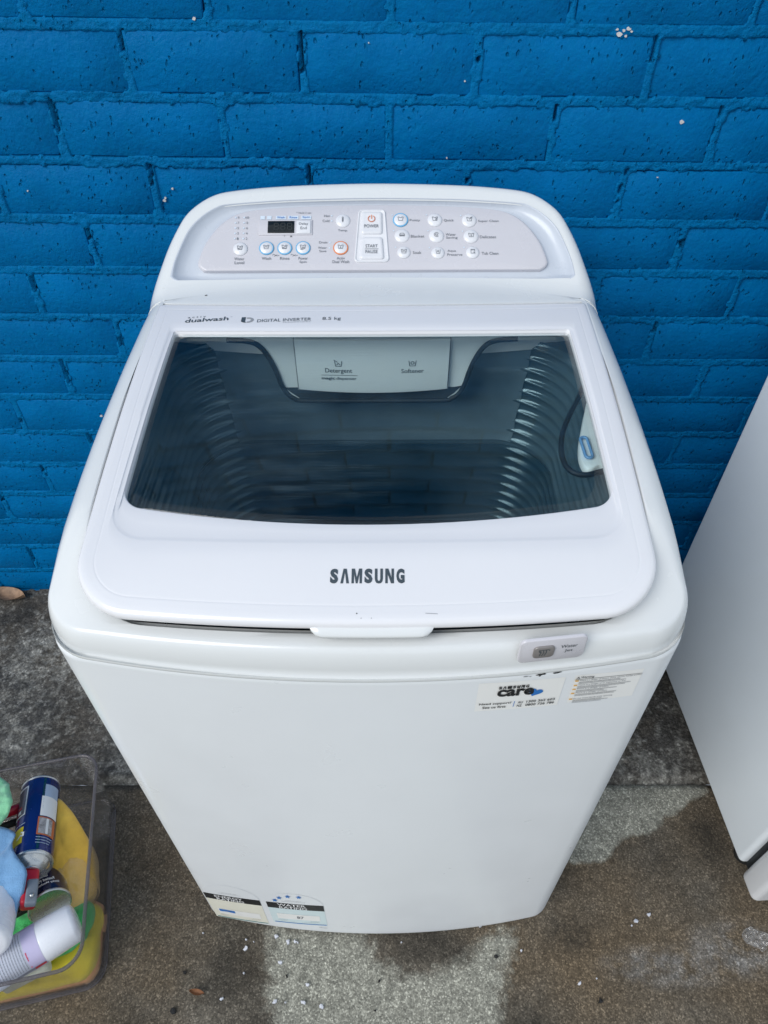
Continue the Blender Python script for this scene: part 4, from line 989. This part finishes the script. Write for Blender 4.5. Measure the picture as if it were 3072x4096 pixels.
M_canw = simple('white_can_label', (.66, .68, .76), .35, 0, .03)
M_capw = simple('white_cap', (.82, .83, .87), .28, 0, .02, coat=.3)
M_print = simple('dense_print', (.26, .27, .32), .5)
M_redprint = simple('red_print', (.6, .03, .05), .5)
M_brist = simple('black_bristle', (.012, .014, .014), .6)
def fabric(name, col, scale=420, b=.9):
    q = N(name); p = q.pos(); f = q.noise(p, scale, 3, .7); g = q.noise(p, 28, 5)
    c = q.ramp(g, (.3, tuple(x * .84 for x in col)), (.7, tuple(min(1, x * 1.1) for x in col)))
    q.base(q.mix(q.ramp(f, (.35, .25), (.65, 0.0)), c, tuple(x * .75 for x in col))); q.b.inputs['Roughness'].default_value = .95; q.b.inputs['Specular IOR Level'].default_value = .1
    q.b.inputs['Sheen Weight'].default_value = .3
    q.l(q.bump(f, b, .002), q.b.inputs['Normal']); return q.m
M_bluec = fabric('blue_microfibre', (.20, .40, .66)); M_mintc = fabric('mint_microfibre', (.30, .72, .42))
M_green = fabric('green_cloth', (.08, .55, .16)); M_yellow = fabric('yellow_cloth', (.98, .74, .06)); M_oran = fabric('orange_cloth', (.98, .48, .22))
M_chamois = fabric('yellow_chamois', (.98, .58, .09), 160, .3); M_spg = fabric('cream_sponge', (.70, .70, .58), 300)
SB = Matrix.Translation((-.6725, -.735, 0)) @ Matrix.Rotation(R_(12), 4, 'Z')
sbox = empty('storage_box', (-.6725, -.735, 0), 'clear plastic storage box full of cleaning supplies on the concrete', 'storage box', rot=(0, 0, R_(12)))
def rrl(hx, hy, r, z, n=8):
    o = []
    for cx, cy, a0 in ((hx - r, hy - r, 0), (-hx + r, hy - r, 90), (-hx + r, -hy + r, 180), (hx - r, -hy + r, 270)):
        for i in range(n): a = R_(a0 + 90 * i / (n - 1)); o.append(SB @ Vector((cx + r * math.cos(a), cy + r * math.sin(a), z)))
    return o
sh_ = [rrl(.10, .08, .02, .0035), rrl(.172, .144, .03, .0030), rrl(.186, .158, .034, .0045), rrl(.1905, .1625, .034, .012), rrl(.1915, .1635, .034, .05), rrl(.1955, .1675, .034, .12), rrl(.1985, .1705, .034, .168),
       rrl(.1965, .1685, .032, .168), rrl(.1935, .1655, .032, .12), rrl(.1895, .1615, .032, .05), rrl(.188, .160, .032, .012), rrl(.182, .154, .03, .0068), rrl(.10, .08, .02, .0065)]
shell = obj('shell', loft(sh_, True, True), M_box, sbox); sharp(shell, 50)
obj('rim', tube(rrl(.2, .172, .034, .1695, 10), .0029, 10, True), M_rim, sbox)
obj('base_rim', tube(rrl(.1895, .1615, .034, .0045, 10), .0018, 8, True), M_rim, sbox)

CAMP = Vector((.0193893, -1.1215, 1.3905))
class Can:
    """cylinder axis from the base along ax; angle 0 faces the viewer, t runs from the base"""
    def __init__(s, base, ax, r):
        s.b = Vector(base); s.a = Vector(ax).normalized(); s.r = r
        v = (CAMP - s.b); s.u = (v - s.a * v.dot(s.a)).normalized(); s.w = s.a.cross(s.u)
        s.m = Matrix((s.u, s.w, s.a)).transposed().to_4x4(); s.m.translation = s.b
    def p(s, deg, t, off=.0003):
        a = R_(deg); return s.b + s.a * t + (s.u * math.cos(a) + s.w * math.sin(a)) * (s.r + off)
    def lathe(s, name, prof, mat, parent, n=40): 
        o = obj(name, lathe(prof, n, mat=s.m), mat, parent); return sharp(o, 45)
    def patch(s, name, d0, d1, t0, t1, mat, parent, off=.0003, n=14, rad=0):
        bm = bmesh.new(); loft([[s.p(lerp(d0, d1, i / n), t, off) for i in range(n + 1)] for t in (t0, t1)], closed=False, bm=bm); return obj(name, bm, mat, parent)
    def words(s, tx, d0, d1, t0, t1, mat, parent, off=.0007, o=.01): return put_text(tx, d0, d1, t0, t1, lambda x, y: s.p(x, y, off), mat, parent, offset=o)
    def lines(s, rows, mat, parent, w=.0006, off=.0007, name='fine_print'):
        k = 180 / math.pi / s.r
        obj(name, strokes([[(x / k, y) for x, y in r] for r in rows], w, lambda x, y: s.p(x * k, y, off)), mat, parent, smooth=False)
# the blue can with the red spray head; its base end is deep in the box, the head points to the viewer
cA = Can((-.6190, -.571, .118), (.32, -.90, .30), .0325)
ra = empty('spray_can', cA.b, 'blue lubricant spray can with red spray head, lying head down on the yellow packet', 'spray can')
r = cA.r
cA.lathe('can_body', [(0, .006), (r - .006, .002), (r - .0035, 0), (r - .0008, .0006), (r, .003), (r, .160), (r - .0004, .163)], M_navy, ra)
cA.lathe('base_ring', [(r - .0005, -.0006), (r + .0008, .0006), (r + .0008, .0024), (r, .0032)], M_alu, ra)
cA.lathe('dome', [(r, .1615), (r + .0011, .1628), (r + .0008, .1655), (r - .0015, .1670), (r - .0035, .1660), (r - .0050, .1690), (r - .0085, .1745), (r - .0135, .1785), (r - .0165, .1795), (r - .0168, .1815), (r - .0195, .1820), (r - .0205, .1790), (0, .1790)], M_alu, ra)
cA.patch('seam_stripe', -13, -6, .004, .160, M_stripe, ra)
SG = -1
def A_(d): return d * SG
cA.patch('info_panel', A_(6), A_(62), .020, .084, M_info, ra)
cA.patch('white_panel', A_(6), A_(64), .048, .092, M_sticker, ra, .0005)
cA.lines([[(d, t) for d in (A_(12), A_(56))] for t in (.026, .030, .034, .038, .054, .058, .062, .070, .074)], M_info, ra, .0010, .0009)
cA.patch('photo_border', A_(2), A_(60), .094, .132, M_orange, ra, .0004); cA.patch('photo_panel', A_(6), A_(48), .0965, .1295, M_photo, ra, .0007); cA.patch('photo_streak', A_(26), A_(34), .097, .129, M_sticker, ra, .0009)
for k, tx in enumerate(('FOR LOOSENING RUSTED', 'SQUEAKS, SPRAYS FOR', 'A NEW LOOK')): cA.words(tx, A_(46 - 2 * k), A_(4), .1385 + .006 * k, .1355 + .006 * k, M_sticker, ra) if False else cA.lines([[(A_(3), .1370 + .0055 * k), (A_(14), .1370 + .0055 * k)], [(A_(17), .1370 + .0055 * k), (A_(30), .1370 + .0055 * k)], [(A_(33), .1370 + .0055 * k), (A_(50 - 4 * k), .1370 + .0055 * k)]], M_info, ra, .0013)
cA.patch('shield_border', A_(-80), A_(-38), .016, .082, M_sticker, ra, .0003); cA.patch('shield', A_(-80), A_(-42), .019, .079, M_navyd, ra, .0006)
cA.patch('red_mark', A_(-66), A_(-52), .060, .066, M_red, ra, .0009); cA.patch('white_mark', A_(-66), A_(-52), .068, .076, M_sticker, ra, .0009)
cA.patch('yellow_square', A_(-78), A_(-36), .108, .142, M_yelp, ra, .0004)
cA.lines([[(A_(-40), .120), (A_(-34), .122), (A_(-34), .128), (A_(-42), .126), (A_(-52), .131)]], M_sticker, ra, .0028, .0009, 'splash_mark')
cA.lines([[(A_(-76), .101), (A_(-58), .1012)], [(A_(-54), .1013), (A_(-34), .1015)]], M_info, ra, .0012)
def axbox(can, name, du, dw, t0, t1, hx, hy, mat, parent, bev=.003, tw=0):
    bm = bmesh.new(); box(bm, (0, 0, 0), (hx * 2, hy * 2, t1 - t0)); bmesh.ops.bevel(bm, geom=bm.edges[:], offset=bev, segments=3, affect='EDGES', profile=.5)
    bmesh.ops.transform(bm, matrix=can.m @ Matrix.Translation((du, dw, (t0 + t1) / 2)) @ Matrix.Rotation(tw, 4, 'Y'), verts=bm.verts); return obj(name, bm, mat, parent)
head = axbox(cA, 'spray_head', -.004, -.002, .178, .235, .013, .0115, M_red, ra, .005, R_(-8))
axbox(cA, 'head_insert', .0045, -.0055, .200, .240, .007, .0085, M_greyp, head, .003, R_(-8))
obj('straw_pivot', lathe([(.003, 0), (.003, .004), (0, .005)], 12, mat=cA.m @ Matrix.Translation((.012, -.006, .232)) @ Matrix.Rotation(R_(90), 4, 'Y')), M_alu, head)
# second blue can, its base turned to the viewer
cB = Can((-.5345, -.7680, .122), (-.55, .75, -.36), .0325)
rb = empty('spray_can', cB.b, 'dark navy can lying with its pale round base facing up', 'spray can')
cB.lathe('can_body', [(r, .003), (r, .112), (r - .006, .122), (r - .016, .128), (0, .129)], M_navyd, rb)
cB.lathe('base_ring', [(r - .0028, .0012), (r - .001, -.0005), (r + .0008, .0008), (r + .0006, .0032)], M_alu, rb)
cB.lathe('base_disc', [(r - .0024, .0020), (r - .006, .0048), (r - .014, .0085), (0, .0105)], M_sage, rb)
for tx, d, t in (('Sticky Mechanisms', 40, .0150), ('Rusted Parts', 28, .0240), ('Locks', 12, .0330), ('More', 9, .0410)): cB.words(tx, d, -d, t, t + .006, M_sticker, rb, .0006, .02)
# white aerosol with lavender band
cC = Can((-.4725, -.7945, .148), (-.83, -.55, .03), .0310)
rc_ = empty('aerosol_can', cC.b, 'white aerosol can with white cap and lavender band along the front of the box', 'aerosol can')
q = cC.r
cC.lathe('cap', [(0, .0005), (q - .010, .0008), (q - .004, .003), (q - .0012, .008), (q + .0008, .053), (q + .0003, .0545)], M_capw, rc_)
cC.lathe('can_body', [(q - .0008, .053), (q, .0545), (q, .20), (q - .004, .2035), (0, .2035)], M_canw, rc_)
cC.patch('band', -85, 85, .0555, .0760, M_lav, rc_)
cC.patch('dark_stripe', -70, -58, .0555, .110, M_print, rc_, .0005); cC.patch('red_stripe', -70, -60, .0560, .072, M_redprint, rc_, .0007)
r3 = random.Random(5)
rows_ = []
for k in range(30):
    t = .0790 + .0037 * k; x = -50
    while x < 58:
        l = r3.uniform(3, 9); rows_.append([(x, t), (min(60, x + l), t)]); x += l + 2.8
cC.lines(rows_, M_print, rc_, .0009)
cC.lines([[(-50, .0745), (-24, .0745)], [(-20, .0745), (-4, .0745)]], M_redprint, rc_, .0014)
# white bottle at the frame edge
cD = Can((-.566, -.846, .212), (-.28, .74, -.40), .0275)
rd = empty('bottle', cD.b, 'plain white bottle with rounded end at the left picture edge', 'bottle')
g_ = cD.r
cD.lathe('bottle_body', [(0, .0), (g_ - .008, .0003), (g_ - .003, .002), (g_ - .0006, .006), (g_, .012), (g_, .10), (g_ - .006, .112), (.012, .118), (.012, .130), (0, .130)], M_capw, rd)
cD.lathe('bottle_seam', [(g_ + .0002, .013), (g_ + .0006, .0138), (g_ + .0002, .0146)], M_canw, rd)
# cloths
def cloth(name, pts, z0, amp, fr, mat, label, cat, th=.004, seed=0, droop=.0, group=None, par=None):
    """soft sheet: outline in plan with a height per corner, wrinkled by noise, with a rounded hem"""
    sp = resample(catmull([Vector(p) for p in pts], 6), 90)
    cx = sum((Vector(p) for p in sp), Vector()) / len(sp); tops, bots = [], []
    for k in range(15):
        f = k / 14; t_, b_ = [], []
        for p in sp:
            v = cx.lerp(p, 1 - f * .97); nn = noise.noise((v.x * fr, v.y * fr, seed)) + .5 * noise.noise((v.x * fr * 2.7, v.y * fr * 2.7, seed + 4)) + .9 * (.5 - abs(noise.noise((v.x * fr * .8, v.y * fr * .8, seed + 9))))
            z = v.z + z0 + amp * nn - droop * (1 - f) ** 3
            e = math.sqrt(max(0, 1 - (1 - min(1, f * 6)) ** 2)) * th / 2
            t_.append(Vector((v.x, v.y, z + e))); b_.append(Vector((v.x, v.y, z - e)))
        tops.append(t_); bots.append(b_)
    bm = loft(bots[::-1] + tops[1:] if False else bots[::-1] + tops, True, True)
    bmesh.ops.remove_doubles(bm, verts=bm.verts, dist=1e-5)
    o = obj(name, bm, mat, None)
    if label: tag(o, label, cat, group)
    return o
def lb(x, y, z): return tuple(SB @ Vector((x, y, z)))
cloth('cloth', [lb(-.17, -.158, .014), lb(0, -.158, .014), lb(.14, -.158, .013), lb(.176, -.148, .014), lb(.187, -.10, .014), lb(.17, -.03, .014), lb(0, .0, .014), lb(-.17, -.02, .014)], 0, .003, 60, M_oran, 'orange cloth folded flat on the bottom of the box', 'cloth', .014, 1)
cloth('cloth', [lb(-.17, -.156, .036), lb(0, -.157, .036), lb(.14, -.158, .036), lb(.177, -.148, .038), lb(.188, -.10, .04), lb(.172, -.04, .036), lb(0, -.01, .036), lb(-.17, -.03, .036)], 0, .007, 55, M_yellow, 'yellow cloth crumpled over the orange cloth', 'cloth', .024, 2)
cloth('cloth', [lb(.02, -.118, .062), lb(.08, -.122, .064), lb(.15, -.118, .066), lb(.181, -.09, .068), lb(.178, -.05, .066), lb(.12, -.03, .064), (lb(.03, -.06, .062))], 0, .006, 60, M_green, 'green cloth lying on the yellow cloth in the box corner', 'cloth', .020, 3)
spg = obj('sponge', box(bmesh.new(), (-.556, -.852, .088), (.072, .030, .024), Matrix.Rotation(R_(28), 3, 'Z'), .006), M_spg); tag(spg, 'cream sponge squeezed under the white aerosol can', 'sponge')
# yellow chamois packet with clear wrapper
yp = empty('chamois_packet', (-.54, -.66, .03), 'yellow chamois in a clear packet against the right side of the box', 'cleaning cloth')
yout = [(x_ + .006, y_ - .010, z_ + .028) for x_, y_, z_ in [(-.588, -.585, .10), (-.560, -.598, .10), (-.530, -.628, .095), (-.512, -.655, .085), (-.502, -.685, .070), (-.492, -.714, .052), (-.497, -.732, .050), (-.525, -.750, .056), (-.548, -.735, .07), (-.565, -.70, .09), (-.590, -.65, .10)]]
def pillow(name, pts, bulge, mat, parent, seed, fr=45, amp=.004, low=.03, scale=1.0):
    sp = resample(catmull([Vector(p) for p in pts], 6), 80); cx = sum(sp, Vector()) / len(sp); rr = []
    for k in range(13):
        f = k / 12; r_ = []
        for p in sp:
            v = cx.lerp(p, (1 - f * .97) * scale); nn = noise.noise((v.x * fr, v.y * fr, seed)) + .8 * (.4 - abs(noise.noise((v.x * fr * 1.4, v.y * fr * .7, seed + 3))))
            r_.append(Vector((v.x, v.y, v.z + bulge * math.sin(f * math.pi / 2) ** .8 + amp * nn * min(1, f * 3))))
        rr.append(r_)
    bot = [Vector((lerp(p.x, cx.x, .15), lerp(p.y, cx.y, .15), low)) for p in sp]
    bm = loft([bot] + rr, True, True); return obj(name, bm, mat, parent)
pillow('chamois', yout, .022, M_chamois, yp, 3)
wr_o = [(x_ + .006, y_ - .010, z_ + .028) for x_, y_, z_ in [(-.556, -.690, .082), (-.535, -.672, .09), (-.512, -.680, .082), (-.4985, -.700, .062), (-.489, -.716, .052), (-.4945, -.737, .049), (-.527, -.760, .056), (-.552, -.740, .072)]]
pillow('plastic_wrapper', wr_o, .022, M_film, yp, 8, 90, .005, .045)
# cloths on top
cloth('cloth', [(-.600, -.676, .192), (-.592, -.700, .205), (-.575, -.718, .208), (-.554, -.738, .202), (-.550, -.760, .196), (-.555, -.790, .186), (-.556, -.836, .168), (-.575, -.800, .188), (-.592, -.775, .203), (-.640, -.775, .207), (-.700, -.78, .20), (-.715, -.70, .20), (-.650, -.668, .196)], 0, .006, 38, M_bluec, 'light blue microfibre cloth draped over the heap in the box', 'cloth', .005, 5)
cloth('cloth', [(-.645, -.590, .186), (-.628, -.612, .198), (-.614, -.632, .202), (-.618, -.648, .200), (-.632, -.668, .196), (-.68, -.70, .20), (-.735, -.67, .20), (-.735, -.60, .195), (-.69, -.575, .19)], 0, .010, 42, M_mintc, 'mint green cloth bunched beside the blue spray can', 'cloth', .012, 6)
rr_ = empty('scrub_brush', (-.572, -.772, .11), 'black bristle brush half hidden between the cans', 'brush')
obj('brush_back', box(bmesh.new(), (-.590, -.772, .118), (.060, .022, .012), Matrix.Rotation(R_(30), 3, 'Z'), .003), M_brist, rr_)
bm = bmesh.new()
for i in range(12):
    for j in range(4):
        p = Vector((-.590, -.772, .124)) + Matrix.Rotation(R_(30), 3, 'Z') @ Vector((-.027 + .005 * i, -.008 + .005 * j, 0))
        tube([p, p + Vector((rnd.uniform(-.003, .003), rnd.uniform(-.003, .003), .020))], .0012, 4, bm=bm)
o = obj('bristles', bm, M_brist, rr_); o['kind'] = 'stuff'
rk = empty('handle_tool', (-.66, -.635, .12), 'red and black tool handle poking out behind the blue cloth', 'tool')
obj('handle_grip', tube(catmull([(-.73, -.668, .128), (-.69, -.650, .142), (-.655, -.628, .146), (-.636, -.612, .134)], 6, False), .0085, 12), M_red, rk)
obj('handle_strap', tube(catmull([(-.73, -.684, .120), (-.69, -.664, .130), (-.655, -.644, .132), (-.632, -.626, .118)], 6, False), .0065, 10), M_brist, rk)

# ------------------------------------------------------------------ litter on the concrete
M_flake = simple('white_flake', (.62, .63, .68), .6, 0, .06, 200)
M_leaf = simple('dry_leaf', (.20, .085, .035), .7, 0, .3, 120); M_leafb = simple('pale_leaf', (.30, .19, .12), .7, 0, .3, 90); M_bit = simple('dark_bit', (.012, .012, .012), .8)
def gz(x, y): return z_front(x, y) if y < JY else z_back(x, y)
def flake(x, y, s, seed, mat=M_flake, name='paint_flake'):
    r = random.Random(seed); n = 7; bm = bmesh.new(); z = gz(x, y) + .0016; tp, bt = [], []
    for i in range(n):
        a = 2 * math.pi * i / n; k = s * .85 * r.uniform(.4, 1.15); tp.append(bm.verts.new((x + k * math.cos(a), y + k * math.sin(a) * .9, z + .0022 + r.uniform(-.0006, .001)))); bt.append(bm.verts.new((x + k * 1.05 * math.cos(a), y + k * 1.05 * math.sin(a) * .9, z - .002)))
    c = bm.verts.new((x, y, z + .0034))
    for i in range(n): bm.faces.new((tp[i], tp[(i + 1) % n], c)); bm.faces.new((bt[i], bt[(i + 1) % n], tp[(i + 1) % n], tp[i]))
    bm.faces.new(bt[::-1]); return obj(name, bm, mat, smooth=False)
FL = [(-.1761, -.7814, .0048), (-.1551, -.7897, .0052), (-.1425, -.7892, .0036), (-.138, -.7905, .0022), (-.2276, -.7860, .0026), (-.2272, -.7994, .0048), (-.1659, -.8203, .0052), (-.2255, -.8361, .0030), (-.1154, -.8523, .0050), (-.1211, -.8768, .0056), (-.0912, -.8827, .0050), (-.1685, -.8768, .0055),
      (-.2565, -.8720, .0044), (.3379, -.8501, .0045), (.4811, -.7473, .0050), (.4554, -.7575, .0042), (.4458, -.7641, .0022), (.247, -.8028, .0026), (.3677, -.8432, .0018), (.0412, -.7905, .0022), (.18, -.766, .0026), (-.2143, -.7897, .0016), (-.3049, -.7758, .0018), (-.151, -.8775, .0022)]
for i, (x, y, s) in enumerate(FL):
    lab, grp = (('white flake lying on the pale concrete patch before the machine', 'white flakes on the pale patch') if in_poly(x, y, PALE1) else ('white flake on brown concrete in front of the rating labels', 'white flakes left of the pale patch') if x < 0 else ('white flake on brown concrete between machine and refrigerator', 'white flakes near the refrigerator'))
    tag(flake(x, y, s, i), lab, 'flake', grp)
for i, (x, y, s) in enumerate([(.3681, -.8752, .006), (-.3330, -.8880, .007), (.2035, -.8120, .005), (-.152, -.8405, .0035), (.0030, -.8470, .0032), (-.003, -.8880, .0035), (-.3260, -.8350, .004)]): tag(flake(x, y, s, 40 + i, M_bit, 'dark_grit'), 'small dark bit of grit lying on the concrete', 'grit', 'dark grit on the concrete')
def leaf(x, y, L_, w, ang, mat, label, curl):
    bm = bmesh.new(); rows = []
    for i in range(9):
        t = i / 8; wd = w * math.sin(math.pi * min(1, t * .96 + .03)) ** .8; rows.append([Vector((lerp(-L_, L_, t), wd * s, .004 + curl * (s * s) + curl * .8 * (2 * t - 1) ** 2)) for s in (-1, -.4, 0, .4, 1)])
    top = [[v + Vector((0, 0, .0009)) for v in r] for r in rows]
    loft(rows, closed=False, bm=bm); loft(top, closed=False, bm=bm)
    bm.verts.ensure_lookup_table()
    bmesh.ops.transform(bm, matrix=Matrix.Translation((x, y, gz(x, y))) @ Matrix.Rotation(R_(ang), 4, 'Z'), verts=bm.verts)
    o = empty('dry_leaf', (x, y, gz(x, y)), label, 'leaf'); obj('leaf_blade', bm, mat, o); return o
leaf(-.298, -.864, .013, .0045, -8, M_leaf, 'orange brown dry leaf scrap left of the pale patch', .004)
leaf(-.922, -.034, .045, .020, -12, M_leafb, 'curled pale brown leaf at the foot of the blue wall', .012)
rr3 = random.Random(12); ring = catmull([Vector((.656 + .026 * rr3.uniform(.6, 1.15) * math.cos(k * .7), -.785 + .019 * rr3.uniform(.55, 1.15) * math.sin(k * .7), 0)) for k in range(9)], 5)
def zs(x, y): return gz(x, y) + .003 + .012 * abs(noise.noise((x * 85, y * 85, 3))) + .006 * abs(noise.noise((x * 190, y * 190, 8)))
M_scrap = clear('clear_scrap', (.97, .97, .97), .06, 1.55, .10, (.8, .8, .8))
wrp = obj('plastic_scrap', disc([(p.x, p.y) for p in ring], zs, lambda x, y: zs(x, y) - .0005, 14), M_scrap, smooth=False); tag(wrp, 'crumpled clear plastic scrap near the refrigerator door', 'litter')
